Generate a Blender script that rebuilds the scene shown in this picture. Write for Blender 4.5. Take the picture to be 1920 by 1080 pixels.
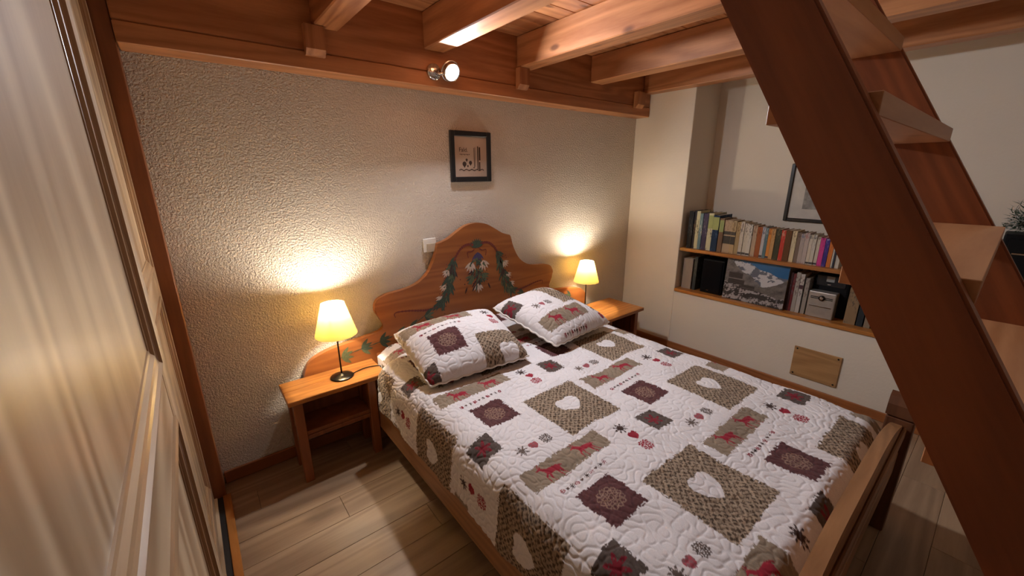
import bpy, bmesh, math, random
import numpy as np
from mathutils import Vector, Matrix

random.seed(7)
rng = np.random.default_rng(7)
for o in list(bpy.data.objects):
    bpy.data.objects.remove(o)
C = bpy.context.scene.collection
SC = bpy.context.scene

# ------------------------------------------------------------------ camera
CAM = bpy.data.cameras.new('camera')
CAM.sensor_fit = 'HORIZONTAL'
CAM.sensor_width = 36.0
CAM.lens = 749.23 / 1920 * 36.0
CAM.clip_start = 0.02
cam = bpy.data.objects.new('camera', CAM)
C.objects.link(cam)
yaw, pitch, roll = 0.675928, 0.279072, -0.004535
fwd = Vector((math.sin(yaw)*math.cos(pitch), math.cos(yaw)*math.cos(pitch), -math.sin(pitch)))
rgt = Vector((math.cos(yaw), -math.sin(yaw), 0))
upv = rgt.cross(fwd)
r2 = rgt*math.cos(roll) + upv*math.sin(roll)
u2 = -rgt*math.sin(roll) + upv*math.cos(roll)
cam.matrix_world = Matrix(((r2.x, u2.x, -fwd.x, 0), (r2.y, u2.y, -fwd.y, 0), (r2.z, u2.z, -fwd.z, 1.52), (0, 0, 0, 1)))
SC.camera = cam

# ------------------------------------------------------------------ world and exposure
w = bpy.data.worlds.new('world')
SC.world = w
w.use_nodes = True
w.node_tree.nodes['Background'].inputs[0].default_value = (1.0, 0.82, 0.66, 1)
w.node_tree.nodes['Background'].inputs[1].default_value = 0.25
SC.view_settings.view_transform = 'Standard'
SC.view_settings.look = 'None'
SC.view_settings.gamma = 1
SC.view_settings.use_curve_mapping = False
SC.view_settings.exposure = 0.9
SPOT_L = 1220.0      # radiance of the ceiling spot's lens
GLOBE_L = 3.6        # radiance of the opal ceiling lamp
BULB_L = 640.0       # radiance of the bedside bulbs

# ------------------------------------------------------------------ material helpers
def newmat(name):
    m = bpy.data.materials.new(name)
    m.use_nodes = True
    nt = m.node_tree
    b = nt.nodes['Principled BSDF']
    return m, nt, b

def N(nt, kind, **kw):
    n = nt.nodes.new(kind)
    for k, v in kw.items():
        if k.startswith('i_'):
            key = k[2:]
            key = int(key) if key.isdigit() else key
            n.inputs[key].default_value = v
        else:
            setattr(n, k, v)
    return n

def ramp(nt, stops):
    r = nt.nodes.new('ShaderNodeValToRGB')
    e = r.color_ramp.elements
    while len(e) < len(stops):
        e.new(0.5)
    for i, (p, c) in enumerate(stops):
        e[i].position = p
        e[i].color = (c[0], c[1], c[2], 1)
    return r

def plain(name, col, rough=0.5, metal=0.0, spec=0.5, var=0.06, scale=20.0, bump=0.0, coat=0.0):
    m, nt, b = newmat(name)
    tc = N(nt, 'ShaderNodeTexCoord')
    no = N(nt, 'ShaderNodeTexNoise', i_Scale=scale, i_Detail=3.0)
    nt.links.new(tc.outputs['Object'], no.inputs['Vector'])
    lo = [max(0, c*(1-var)) for c in col]
    hi = [min(1, c*(1+var)) for c in col]
    rp = ramp(nt, [(0.3, lo), (0.7, hi)])
    nt.links.new(no.outputs['Fac'], rp.inputs[0])
    nt.links.new(rp.outputs[0], b.inputs['Base Color'])
    b.inputs['Roughness'].default_value = rough
    b.inputs['Metallic'].default_value = metal
    b.inputs['Specular IOR Level'].default_value = spec
    b.inputs['Coat Weight'].default_value = coat
    if bump > 0:
        bp = N(nt, 'ShaderNodeBump', i_Strength=bump, i_Distance=0.004)
        nt.links.new(no.outputs['Fac'], bp.inputs['Height'])
        nt.links.new(bp.outputs[0], b.inputs['Normal'])
    return m

def wood(name, dark, light, axis='x', rough=0.42, knots=0.75, ring=5.0, spec=0.45, stretch=0.09, fine=0.35, knot_scale=2.2, rand=0.12, flat=None, distort=0.3, bands=0.16, freq=55.0):
    m, nt, b = newmat(name)
    L = nt.links
    tc = N(nt, 'ShaderNodeTexCoord')
    oi = N(nt, 'ShaderNodeObjectInfo')
    mul = N(nt, 'ShaderNodeMath', operation='MULTIPLY', i_1=37.0)
    L.new(oi.outputs['Random'], mul.inputs[0])
    add = N(nt, 'ShaderNodeVectorMath', operation='ADD')
    L.new(tc.outputs['Object'], add.inputs[0])
    L.new(mul.outputs[0], add.inputs[1])
    sc = {'x': (stretch, 1, 1), 'y': (1, stretch, 1), 'z': (1, 1, stretch)}[axis]
    st = N(nt, 'ShaderNodeVectorMath', operation='MULTIPLY')
    st.inputs[1].default_value = sc
    L.new(add.outputs[0], st.inputs[0])
    # growth rings: a slow field, turned into bands
    n1 = N(nt, 'ShaderNodeTexNoise', i_Scale=ring, i_Detail=2.0, i_Distortion=distort)
    L.new(st.outputs[0], n1.inputs['Vector'])
    m1 = N(nt, 'ShaderNodeMath', operation='MULTIPLY', i_1=freq)
    L.new(n1.outputs['Fac'], m1.inputs[0])
    s1 = N(nt, 'ShaderNodeMath', operation='SINE')
    L.new(m1.outputs[0], s1.inputs[0])
    # fine fibres
    n2 = N(nt, 'ShaderNodeTexNoise', i_Scale=ring*26, i_Detail=3.0)
    L.new(st.outputs[0], n2.inputs['Vector'])
    ma = N(nt, 'ShaderNodeMath', operation='MULTIPLY_ADD', i_1=bands, i_2=0.5)
    L.new(s1.outputs[0], ma.inputs[0])
    mb = N(nt, 'ShaderNodeMath', operation='MULTIPLY_ADD', i_1=fine, i_2=-fine*0.5)
    L.new(n2.outputs['Fac'], mb.inputs[0])
    sm = N(nt, 'ShaderNodeMath', operation='ADD')
    L.new(ma.outputs[0], sm.inputs[0]); L.new(mb.outputs[0], sm.inputs[1])
    n3 = N(nt, 'ShaderNodeTexNoise', i_Scale=ring*0.6, i_Detail=1.0)
    L.new(st.outputs[0], n3.inputs['Vector'])
    mc = N(nt, 'ShaderNodeMath', operation='MULTIPLY_ADD', i_1=0.5, i_2=-0.25)
    L.new(n3.outputs['Fac'], mc.inputs[0])
    sm2 = N(nt, 'ShaderNodeMath', operation='ADD')
    L.new(sm.outputs[0], sm2.inputs[0]); L.new(mc.outputs[0], sm2.inputs[1])
    md = N(nt, 'ShaderNodeMath', operation='MULTIPLY_ADD', i_1=rand*2, i_2=-rand)
    L.new(oi.outputs['Random'], md.inputs[0])
    sm3 = N(nt, 'ShaderNodeMath', operation='ADD')
    L.new(sm2.outputs[0], sm3.inputs[0]); L.new(md.outputs[0], sm3.inputs[1])
    rp = ramp(nt, [(0.12, dark), (0.88, light)])
    L.new(sm3.outputs[0], rp.inputs[0])
    # knots
    ks = {'x': (0.45, 1, 1), 'y': (1, 0.45, 1), 'z': (1, 1, 0.45)}[axis]
    if flat: ks = tuple(0.0 if 'xyz'[i] == flat else v for i, v in enumerate(ks))
    kk = N(nt, 'ShaderNodeVectorMath', operation='MULTIPLY')
    kk.inputs[1].default_value = ks
    L.new(add.outputs[0], kk.inputs[0])
    vo = N(nt, 'ShaderNodeTexVoronoi', i_Scale=knot_scale*2.2)
    L.new(kk.outputs[0], vo.inputs['Vector'])
    kr = ramp(nt, [(0.045, (1, 1, 1)), (0.10, (0, 0, 0))])
    L.new(vo.outputs['Distance'], kr.inputs[0])
    km = N(nt, 'ShaderNodeMath', operation='MULTIPLY', i_1=knots)
    L.new(kr.outputs[0], km.inputs[0])
    mx = N(nt, 'ShaderNodeMix', data_type='RGBA')
    mx.inputs[7].default_value = (dark[0]*0.28, dark[1]*0.24, dark[2]*0.24, 1)
    L.new(km.outputs[0], mx.inputs[0]); L.new(rp.outputs[0], mx.inputs[6])
    L.new(mx.outputs[2], b.inputs['Base Color'])
    b.inputs['Roughness'].default_value = rough
    b.inputs['Specular IOR Level'].default_value = spec
    bp = N(nt, 'ShaderNodeBump', i_Strength=0.12, i_Distance=0.002)
    L.new(sm.outputs[0], bp.inputs['Height'])
    L.new(bp.outputs[0], b.inputs['Normal'])
    return m

def plaster(name, col, coarse, strength):
    m, nt, b = newmat(name)
    L = nt.links
    tc = N(nt, 'ShaderNodeTexCoord')
    n1 = N(nt, 'ShaderNodeTexNoise', i_Scale=coarse, i_Detail=3.0, i_Roughness=0.55, i_Distortion=0.4)
    n2 = N(nt, 'ShaderNodeTexNoise', i_Scale=2.0, i_Detail=3.0)
    L.new(tc.outputs['Object'], n1.inputs['Vector']); L.new(tc.outputs['Object'], n2.inputs['Vector'])
    r1 = ramp(nt, [(0.35, (0, 0, 0)), (0.62, (1, 1, 1))])
    L.new(n1.outputs['Fac'], r1.inputs[0])
    r2_ = ramp(nt, [(0.3, [c*0.94 for c in col]), (0.7, col)])
    L.new(n2.outputs['Fac'], r2_.inputs[0])
    L.new(r2_.outputs[0], b.inputs['Base Color'])
    bp = N(nt, 'ShaderNodeBump', i_Strength=strength, i_Distance=0.010)
    L.new(r1.outputs[0], bp.inputs['Height'])
    L.new(bp.outputs[0], b.inputs['Normal'])
    b.inputs['Roughness'].default_value = 0.9
    b.inputs['Specular IOR Level'].default_value = 0.2
    return m

def attr_mat(name, rough=0.85, spec=0.2, fuzz=0.0, attr='pattern'):
    m, nt, b = newmat(name)
    L = nt.links
    a = N(nt, 'ShaderNodeAttribute', attribute_name=attr)
    tc = N(nt, 'ShaderNodeTexCoord')
    no = N(nt, 'ShaderNodeTexNoise', i_Scale=260.0, i_Detail=2.0)
    L.new(tc.outputs['Object'], no.inputs['Vector'])
    rp = ramp(nt, [(0.25, (0.86, 0.86, 0.86)), (0.75, (1, 1, 1))])
    L.new(no.outputs['Fac'], rp.inputs[0])
    mx = N(nt, 'ShaderNodeMix', data_type='RGBA', blend_type='MULTIPLY')
    mx.inputs[0].default_value = 1.0
    L.new(a.outputs['Color'], mx.inputs[6]); L.new(rp.outputs[0], mx.inputs[7])
    L.new(mx.outputs[2], b.inputs['Base Color'])
    b.inputs['Roughness'].default_value = rough
    b.inputs['Specular IOR Level'].default_value = spec
    b.inputs['Sheen Weight'].default_value = fuzz
    return m

def emissive(name, col, strength):
    m, nt, b = newmat(name)
    nt.nodes.remove(b)
    e = N(nt, 'ShaderNodeEmission')
    e.inputs[0].default_value = (*col, 1)
    e.inputs[1].default_value = strength
    nt.links.new(e.outputs[0], nt.nodes['Material Output'].inputs[0])
    return m

PINE_D, PINE_L = (0.245, 0.080, 0.027), (0.54, 0.235, 0.095)
M = {}
for ax in 'xyz':
    M['pine_'+ax] = wood('honey_pine_'+ax, PINE_D, PINE_L, ax)
    M['stair_'+ax] = wood('shaded_stair_pine_'+ax, (0.15, 0.037, 0.011), (0.31, 0.088, 0.026), ax, knots=0.95, knot_scale=2.3, flat='x')  # stringer wood, with the shade on its unlit faces put into the colour
    M['ward_'+ax] = wood('pale_varnished_pine_'+ax, (0.33, 0.21, 0.115), (0.64, 0.495, 0.325), ax, rough=0.36, knots=0.2, ring=3.0, stretch=0.10, fine=0.22, rand=0.04, distort=0.2, bands=0.27, freq=70.0)
    M['bed_'+ax] = wood('bed_pine_'+ax, (0.25, 0.080, 0.022), (0.44, 0.160, 0.044), ax, rough=0.38, knots=0.5, fine=0.2, rand=0.05)
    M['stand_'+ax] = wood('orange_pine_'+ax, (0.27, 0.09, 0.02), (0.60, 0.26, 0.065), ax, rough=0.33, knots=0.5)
M['rail_x'] = wood('dull_bed_pine_x', (0.20, 0.088, 0.034), (0.40, 0.20, 0.085), 'x', rough=0.45)
M['rail_y'] = wood('dull_bed_pine_y', (0.20, 0.088, 0.034), (0.40, 0.20, 0.085), 'y', rough=0.45)
M['tread'] = wood('lit_tread_pine', (0.33, 0.135, 0.052), (0.55, 0.27, 0.125), 'x', knots=0.4)  # same wood as the stringers, with the light on the treads coloured in
M['floor'] = wood('laminate_floor', (0.19, 0.112, 0.062), (0.40, 0.270, 0.165), 'x', rough=0.38, knots=0.35, ring=4.0, stretch=0.08, rand=0.10, knot_scale=1.0)
M['stand_leg'] = wood('shaded_stand_pine', (0.17, 0.050, 0.015), (0.32, 0.105, 0.032), 'z', knots=0.4)  # nightstand wood below the top, shade put into the colour
M['post'] = wood('dark_post_pine', (0.16, 0.05, 0.016), (0.30, 0.10, 0.032), 'z', knots=0.3)
M['back_wall'] = plaster('rough_cream_plaster', (0.80, 0.705, 0.60), 115.0, 0.8)
M['wall'] = plaster('smooth_cream_plaster', (0.80, 0.72, 0.60), 60.0, 0.06)
M['black'] = plain('black_lacquer', (0.012, 0.012, 0.014), 0.3)
M['black_matte'] = plain('black_plastic', (0.006, 0.006, 0.007), 0.6, spec=0.15)
M['dark_metal'] = plain('dark_bronze_metal', (0.045, 0.04, 0.035), 0.25, 0.9)
M['chrome'] = plain('chrome', (0.75, 0.75, 0.75), 0.12, 1.0, var=0.02)
M['white_plastic'] = plain('white_plastic', (0.85, 0.82, 0.76), 0.35)
M['cream_plastic'] = plain('cream_plastic', (0.52, 0.44, 0.33), 0.4)
M['slot'] = plain('dark_track_slot', (0.02, 0.015, 0.012), 0.8)
M['page'] = plain('book_pages', (0.55, 0.45, 0.32), 0.9, scale=60)
M['mattress'] = plain('white_bed_sheet', (0.66, 0.61, 0.55), 0.9)
M['piping'] = plain('quilt_piping', (0.72, 0.66, 0.60), 0.9)

# ------------------------------------------------------------------ object helpers
WLOC = {}
def wl(o):
    return WLOC[o.name]

def link(o, loc, parent=None):
    C.objects.link(o)
    WLOC[o.name] = Vector(loc)
    if parent is not None:
        o.parent = parent
        o.location = Vector(loc) - wl(parent)
    else:
        o.location = loc
    return o

def tag(o, label=None, cat=None, group=None, kind=None):
    if label: o['label'] = label
    if cat: o['category'] = cat
    if group: o['group'] = group
    if kind: o['kind'] = kind
    return o

def thing(name, label, cat, loc, group=None):
    o = bpy.data.objects.new(name, None)
    o.empty_display_size = 0.05
    link(o, loc)
    return tag(o, label, cat, group)

def from_bm(name, bm, mat, loc=(0, 0, 0), parent=None, smooth=False, rot=None):
    """bm holds coordinates relative to loc (world)"""
    bmesh.ops.recalc_face_normals(bm, faces=bm.faces)
    me = bpy.data.meshes.new(name)
    bm.to_mesh(me); bm.free()
    mats = mat if isinstance(mat, (list, tuple)) else [mat]
    for mm in mats:
        me.materials.append(mm)
    if smooth:
        for p in me.polygons: p.use_smooth = True
    o = bpy.data.objects.new(name, me)
    if rot is not None:
        o.rotation_euler = rot
    return link(o, loc, parent)

def bm_box(bm, x0, x1, y0, y1, z0, z1, bevel=0.0, segs=1, mi=0):
    vs = [bm.verts.new((x, y, z)) for z in (z0, z1) for y in (y0, y1) for x in (x0, x1)]
    fs = [bm.faces.new([vs[i] for i in q]) for q in ((0, 2, 3, 1), (4, 5, 7, 6), (0, 1, 5, 4), (2, 6, 7, 3), (0, 4, 6, 2), (1, 3, 7, 5))]
    for f in fs: f.material_index = mi
    if bevel > 0:
        es = list({e for f in fs for e in f.edges})
        bmesh.ops.bevel(bm, geom=es, offset=bevel, segments=segs, affect='EDGES', profile=0.5)

def box(name, x0, x1, y0, y1, z0, z1, mat, parent=None, bevel=0.003, segs=1):
    c = ((x0+x1)/2, (y0+y1)/2, (z0+z1)/2)
    bm = bmesh.new()
    bm_box(bm, x0-c[0], x1-c[0], y0-c[1], y1-c[1], z0-c[2], z1-c[2], bevel, segs)
    return from_bm(name, bm, mat, c, parent)

def bm_prism(bm, pts, axis, a, b_, mi=0):
    """extrude polygon pts (2D) along axis from a to b_. axis 'y': pts=(x,z); 'x': pts=(y,z); 'z': (x,y)"""
    def P(p, t):
        return {'y': (p[0], t, p[1]), 'x': (t, p[0], p[1]), 'z': (p[0], p[1], t)}[axis]
    A = [bm.verts.new(P(p, a)) for p in pts]
    B = [bm.verts.new(P(p, b_)) for p in pts]
    n = len(pts)
    fs = [bm.faces.new(A), bm.faces.new(B[::-1])]
    for i in range(n):
        fs.append(bm.faces.new([A[i], B[i], B[(i+1) % n], A[(i+1) % n]]))
    for f in fs: f.material_index = mi
    return fs

def bm_lathe(bm, prof, n=32, c=(0, 0, 0), close=True, mi=0, smooth=True):
    rings = []
    for r, z in prof:
        if r < 1e-6:
            rings.append([bm.verts.new((c[0], c[1], c[2]+z))])
        else:
            rings.append([bm.verts.new((c[0]+r*math.cos(2*math.pi*i/n), c[1]+r*math.sin(2*math.pi*i/n), c[2]+z)) for i in range(n)])
    for A, B in zip(rings[:-1], rings[1:]):
        for i in range(n):
            j = (i+1) % n
            if len(A) == 1 and len(B) == 1: continue
            if len(A) == 1: f = bm.faces.new([A[0], B[i], B[j]])
            elif len(B) == 1: f = bm.faces.new([A[i], B[0], A[j]])
            else: f = bm.faces.new([A[i], B[i], B[j], A[j]])
            f.material_index = mi; f.smooth = smooth

def bm_tube(bm, pts, r, n=10, mi=0, cyc=False):
    pts = [Vector(p) for p in pts]
    rings = []
    m = len(pts)
    for i, p in enumerate(pts):
        if cyc: d = pts[(i+1) % m] - pts[i-1]
        else: d = pts[min(i+1, m-1)] - pts[max(i-1, 0)]
        d.normalize()
        ref = Vector((0, 0, 1)) if abs(d.z) < 0.9 else Vector((1, 0, 0))
        a = d.cross(ref).normalized(); b_ = d.cross(a)
        rr = r[i] if isinstance(r, (list, tuple)) else r
        rings.append([bm.verts.new(p + a*rr*math.cos(2*math.pi*k/n) + b_*rr*math.sin(2*math.pi*k/n)) for k in range(n)])
    seq = list(zip(rings, rings[1:])) + ([(rings[-1], rings[0])] if cyc else [])
    for A, B in seq:
        for k in range(n):
            f = bm.faces.new([A[k], A[(k+1) % n], B[(k+1) % n], B[k]]); f.smooth = True; f.material_index = mi
    if not cyc:
        bm.faces.new(rings[0]).material_index = mi; bm.faces.new(rings[-1][::-1]).material_index = mi

def grid_mesh(name, X, Y, Z, mat, col=None, loc=(0, 0, 0), parent=None, smooth=True, extra=None):
    """one mesh from 2D arrays (n,m) of coordinates, with a colour attribute"""
    n, m = X.shape
    co = np.stack([X-loc[0], Y-loc[1], Z-loc[2]], -1).reshape(-1, 3).astype(np.float32)
    idx = np.arange(n*m).reshape(n, m)
    q = np.stack([idx[:-1, :-1], idx[1:, :-1], idx[1:, 1:], idx[:-1, 1:]], -1).reshape(-1, 4)
    me = bpy.data.meshes.new(name)
    me.vertices.add(len(co)); me.vertices.foreach_set('co', co.ravel())
    me.loops.add(q.size); me.loops.foreach_set('vertex_index', q.ravel().astype(np.int32))
    me.polygons.add(len(q)); me.polygons.foreach_set('loop_start', np.arange(0, q.size, 4, dtype=np.int32))
    me.update(calc_edges=True)
    if smooth:
        me.polygons.foreach_set('use_smooth', np.ones(len(q), bool))
    if col is not None:
        a = me.color_attributes.new('pattern', 'FLOAT_COLOR', 'POINT')
        c4 = np.concatenate([col.reshape(-1, 3), np.ones((n*m, 1))], 1).astype(np.float32)
        a.data.foreach_set('color', c4.ravel())
    me.materials.append(mat)
    o = bpy.data.objects.new(name, me)
    return link(o, loc, parent)

# ================================================================== THE ROOM
XR, XN, YB, YF, XL = 3.2, 3.59, 2.25, -2.2, -0.75
# --- walls
wb = box('wall_back', XL, XN+0.15, YB, YB+0.12, 0, 2.36, M['back_wall'], bevel=0); tag(wb, kind='structure')
wc = box('wall_right_pier', XR, XN+0.15, 1.725, YB, 0, 2.36, M['wall'], bevel=0.004); wc.name = 'wall_right'; tag(wc, kind='structure'); WLOC['wall_right'] = WLOC['wall_right_pier']
wn = box('wall_right_recess', XN, XN+0.15, YF, 1.725, 0, 2.36, M['wall'], bevel=0); tag(wn, kind='structure')
wh = box('wall_right_lower', XR, XN, YF, 1.725, 0, 0.530, M['wall'], bevel=0.003); tag(wh, kind='structure')
wlft = box('wall_left', XL-0.1, XL, YF, YB, 0, 2.36, M['wall'], bevel=0); tag(wlft, kind='structure')
wf = box('wall_front', XL-0.1, XN+0.15, YF-0.1, YF, 0, 2.36, M['wall'], bevel=0); tag(wf, kind='structure')
# --- floor with its boards
fl = box('floor', XL-0.1, XN+0.15, YF-0.1, YB+0.12, -0.08, -0.012, M['slot'], bevel=0); tag(fl, kind='structure')
BW, BL = 0.155, 1.25
row = 0
y = YB
while y > YF + 0.01:
    y0 = max(y-BW, YF)
    off = (row*0.47) % BL
    x = XL - off
    while x < XR:
        a, b_ = max(x, XL), min(x+BL, XR)
        if b_-a > 0.02:
            box('floor_board', a+0.0006, b_-0.0006, y0+0.0006, y-0.0006, -0.012, 0.0, M['floor'], fl, bevel=0.0012)
        x += BL
    y -= BW
    row += 1
# --- ceiling: deck, boards, joists, wall beam
HX0, HX1, HY0, HY1 = 0.685, 1.74, -0.75, 0.64         # stair opening
ce = bpy.data.objects.new('ceiling', None)
bm = bmesh.new()
for (a, b_, c, d) in ((XL-0.1, HX0, YF-0.1, YB+0.12), (HX1, XN+0.15, YF-0.1, YB+0.12), (HX0, HX1, HY1, YB+0.12), (HX0, HX1, YF-0.1, HY0)):
    bm_box(bm, a, b_, c, d, 2.345, 2.42)
ce = from_bm('ceiling', bm, M['pine_x'], (0, 0, 0)); tag(ce, kind='structure')
PW = 0.118
y = 2.12
while y > YF:
    y0 = max(y-PW, YF)
    segs = [(XL, XN)] if (y0 > HY1-0.02 or y < HY0+0.02) else [(XL, HX0), (HX1, XN)]
    for a, b_ in segs:
        box('ceiling_board', a, b_, y0+0.0012, y-0.0012, 2.318, 2.345, M['pine_x'], ce, bevel=0.003)
    y -= PW
JZ = 2.146
joists = [(0.572, 0.684, YF), (1.115, 1.235, HY1+0.08), (1.742, 1.862, YF), (2.430, 2.560, YF), (3.090, 3.199, YF)]
JO = []
for (a, b_, ye) in joists:
    j = box('ceiling_joist', a, b_, ye, 2.118, JZ, 2.317, M['pine_y'], ce, bevel=0.005); JO.append(j)
box('stair_trimmer', 0.685, 1.741, HY1, HY1+0.079, JZ, 2.317, M['pine_x'], ce, bevel=0.004)
def corbel(x0, x1, j):
    bm = bmesh.new()
    pts = [(2.118, 2.026), (2.098, 2.026), (2.078, 2.050), (2.078, JZ-0.002), (2.118, JZ-0.002)]
    bm_prism(bm, pts, 'x', x0, x1)
    bmesh.ops.translate(bm, verts=bm.verts, vec=(-(x0+x1)/2, -2.1, -2.08))
    from_bm('corbel_block', bm, M['pine_z'], ((x0+x1)/2, 2.1, 2.08), j)
corbel(0.530, 0.612, JO[0]); corbel(1.735, 1.815, JO[2]); corbel(2.965, 3.06, JO[4])
beam = box('wall_beam', -0.088, XR-0.002, 2.121, YB-0.001, 2.047, 2.344, M['pine_x'], ce, bevel=0.004)
box('lower_beam_log', -0.088, XR-0.002, 2.118, YB-0.001, 1.972, 2.045, M['pine_x'], beam, bevel=0.004)
# joint marks where the logs butt
# --- baseboards, half-wall ledge
t = box('baseboard_back', -0.085, XR-0.001, YB-0.016, YB-0.001, 0.001, 0.068, M['post'], bevel=0.003); t.data.materials[0] = wood('baseboard_pine_x', (0.20, 0.06, 0.018), (0.38, 0.13, 0.04), 'x', knots=0.3); tag(t, kind='structure')
t2 = box('baseboard_right', XR-0.016, XR-0.001, YF+0.001, YB-0.018, 0.001, 0.062, wood('baseboard_pine_y', (0.22, 0.07, 0.02), (0.42, 0.155, 0.048), 'y', knots=0.3), bevel=0.003); tag(t2, kind='structure')
led = box('ledge_board', XR-0.012, XN-0.001, YF+0.005, 1.724, 0.531, 0.556, M['stand_y'], bevel=0.003)
tag(led, 'long pine ledge board capping the low wall under the books', 'ledge')
shf = box('wall_shelf', XR+0.012, XN-0.001, 0.40, 1.724, 0.885, 0.910, M['stand_y'], bevel=0.002)
tag(shf, 'thin pine shelf board carrying the upper row of books', 'shelf')

# ================================================================== WARDROBE (left)
wd = thing('wardrobe', 'tall pale pine built-in wardrobe with panelled sliding doors', 'wardrobe', (-0.4, 1.0, 0))
box('side_panel', XL+0.002, -0.142, 2.19, YB-0.002, 0.002, 2.317, M['ward_z'], wd)
box('side_panel', XL+0.002, -0.142, -1.02, -1.0, 0.002, 2.317, M['ward_z'], wd)
box('back_panel', XL+0.002, XL+0.012, -1.0, 2.19, 0.002, 2.317, M['ward_z'], wd)
box('top_panel', XL+0.012, -0.142, -1.0, 2.19, 2.295, 2.317, M['ward_y'], wd)
box('post', -0.160, -0.090, 2.137, YB-0.002, 0.002, 2.316, M['post'], wd, bevel=0.002)
box('floor_track', -0.1275, -0.106, -1.0, 2.135, 0.001, 0.006, M['slot'], wd, bevel=0)
box('threshold_strip', -0.175, -0.128, -1.0, 2.135, 0.001, 0.013, M['ward_y'], wd, bevel=0.002)
box('threshold_strip', -0.1055, -0.074, -1.0, 2.135, 0.001, 0.012, M['stand_y'], wd, bevel=0.002)
box('head_rail', -0.175, -0.060, -1.0, 2.135, 2.235, 2.294, M['ward_y'], wd, bevel=0.003)

def moulding(name, p0, p1, inward, xf, mat, parent, w, mit):
    """ogee strip of width w on the face x=xf from p0 to p1 (y,z); 'inward' points to the panel, mit = end inset per unit of s"""
    k_ = w/0.042
    prof = [(0.0, -0.001), (0.0, 0.0035), (0.010, 0.0055), (0.014, 0.001), (0.020, -0.001), (0.028, -0.002), (0.034, -0.007), (0.040, -0.008), (0.042, -0.012), (0.042, -0.016), (0, -0.016)]
    prof = [(a*k_, h) for a, h in prof]
    bm = bmesh.new()
    A = []; B = []
    dirv = Vector((p1[0]-p0[0], p1[1]-p0[1])); dirv.normalize()
    for (s, h) in prof:
        e = s*mit
        a = (p0[0]+inward[0]*s + dirv.x*e, p0[1]+inward[1]*s + dirv.y*e)
        b_ = (p1[0]+inward[0]*s - dirv.x*e, p1[1]+inward[1]*s - dirv.y*e)
        A.append(bm.verts.new((xf+h, a[0], a[1]))); B.append(bm.verts.new((xf+h, b_[0], b_[1])))
    n = len(prof)
    for i in range(n):
        j = (i+1) % n
        bm.faces.new([A[i], A[j], B[j], B[i]])
    bm.faces.new(A[::-1]); bm.faces.new(B)
    c = (xf, (p0[0]+p1[0])/2, (p0[1]+p1[1])/2)
    bmesh.ops.translate(bm, verts=bm.verts, vec=(-c[0], -c[1], -c[2]))
    return from_bm(name, bm, mat, c, parent)

def door(y0, y1, xf, parent):
    zb, zt = 0.0145, 2.233
    st = 0.112
    d = box('door', xf-0.026, xf-0.017, y0+0.01, y1-0.01, zb+0.01, zt-0.01, M['ward_z'], parent, bevel=0)
    th = 0.027
    for a, b_ in ((y0, y0+st), (y1-st, y1)):
        box('stile', xf-th, xf, a, b_, zb, zt, M['ward_z'], d, bevel=0.002)
    for a, b_ in ((zb, zb+0.13), (1.066, 1.170), (zt-0.11, zt)):
        box('rail', xf-th+0.0005, xf-0.0006, y0+st, y1-st, a, b_, M['ward_y'], d, bevel=0.0008)
    for a, b_ in ((zb+0.13, 1.066), (1.170, zt-0.11)):
        ya, yb = y0+st, y1-st
        mz, my = M['ward_mz'], M['ward_my']
        moulding('panel_moulding', (ya, a), (ya, b_), (1, 0), xf, mz, d, 0.020, 2.3)
        moulding('panel_moulding', (yb, a), (yb, b_), (-1, 0), xf, mz, d, 0.020, 2.3)
        moulding('panel_moulding', (ya, a), (yb, a), (0, 1), xf, my, d, 0.046, 1/2.3)
        moulding('panel_moulding', (ya, b_), (yb, b_), (0, -1), xf, my, d, 0.046, 1/2.3)
        box('door_panel', xf-0.0165, xf-0.010, ya+0.019, yb-0.019, a+0.045, b_-0.045, M['ward_z'], d, bevel=0.001)
    return d
M['ward_mz'] = wood('wardrobe_moulding_z', (0.22, 0.11, 0.05), (0.42, 0.26, 0.14), 'z', rough=0.3, knots=0.1)
M['ward_my'] = wood('wardrobe_moulding_y', (0.32, 0.19, 0.10), (0.55, 0.38, 0.22), 'y', rough=0.3, knots=0.1)
door(-0.02, 1.062, -0.090, wd)
door(1.00, 2.134, -0.140, wd)
door(-0.98, 0.04, -0.140, wd)

# ================================================================== STAIR
SLOPE = 1.74
st = thing('open_staircase', 'steep open wooden staircase with two sloping stringers at right', 'staircase', (1.1, -0.6, 0))
def stringer(x0, x1):
    # front edge: y = 0.223 + (z-1.738)/SLOPE ; horizontal depth 0.112
    ang = math.atan(1/SLOPE)                    # lean from vertical, toward +y
    wdt = 0.112*math.cos(ang)
    z0, z1 = 0.0, 2.42
    def fy(z): return 0.223 + (z-1.738)/SLOPE
    yc0, yc1 = fy(z0)+0.056, fy(z1)+0.056
    cy, cz = (yc0+yc1)/2, (z0+z1)/2
    # polygon in world, then rotate into local frame where z runs along the board
    poly = [(fy(z0), z0), (fy(z0)+0.112, z0), (fy(z1)+0.112, z1), (fy(z1), z1)]
    ca, sa = math.cos(ang), math.sin(ang)
    loc = []
    for (py, pz) in poly:
        dy, dz = py-cy, pz-cz
        loc.append((dy*ca - dz*sa, dy*sa + dz*ca))
    bm = bmesh.new()
    bm_prism(bm, loc, 'x', -(x1-x0)/2, (x1-x0)/2)
    bmesh.ops.bevel(bm, geom=list(bm.edges), offset=0.004, segments=2, affect='EDGES')
    return from_bm('stringer', bm, M['stair_z'], ((x0+x1)/2, cy, cz), st, rot=(-ang, 0, 0))
SX0, SX1, SX2, SX3 = 0.700, 0.732, 1.505, 1.540
stringer(SX0, SX1); stringer(SX2, SX3)
zt = 1.622 + 0.2285*3
yt = 0.140 + 0.1325*3
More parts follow.
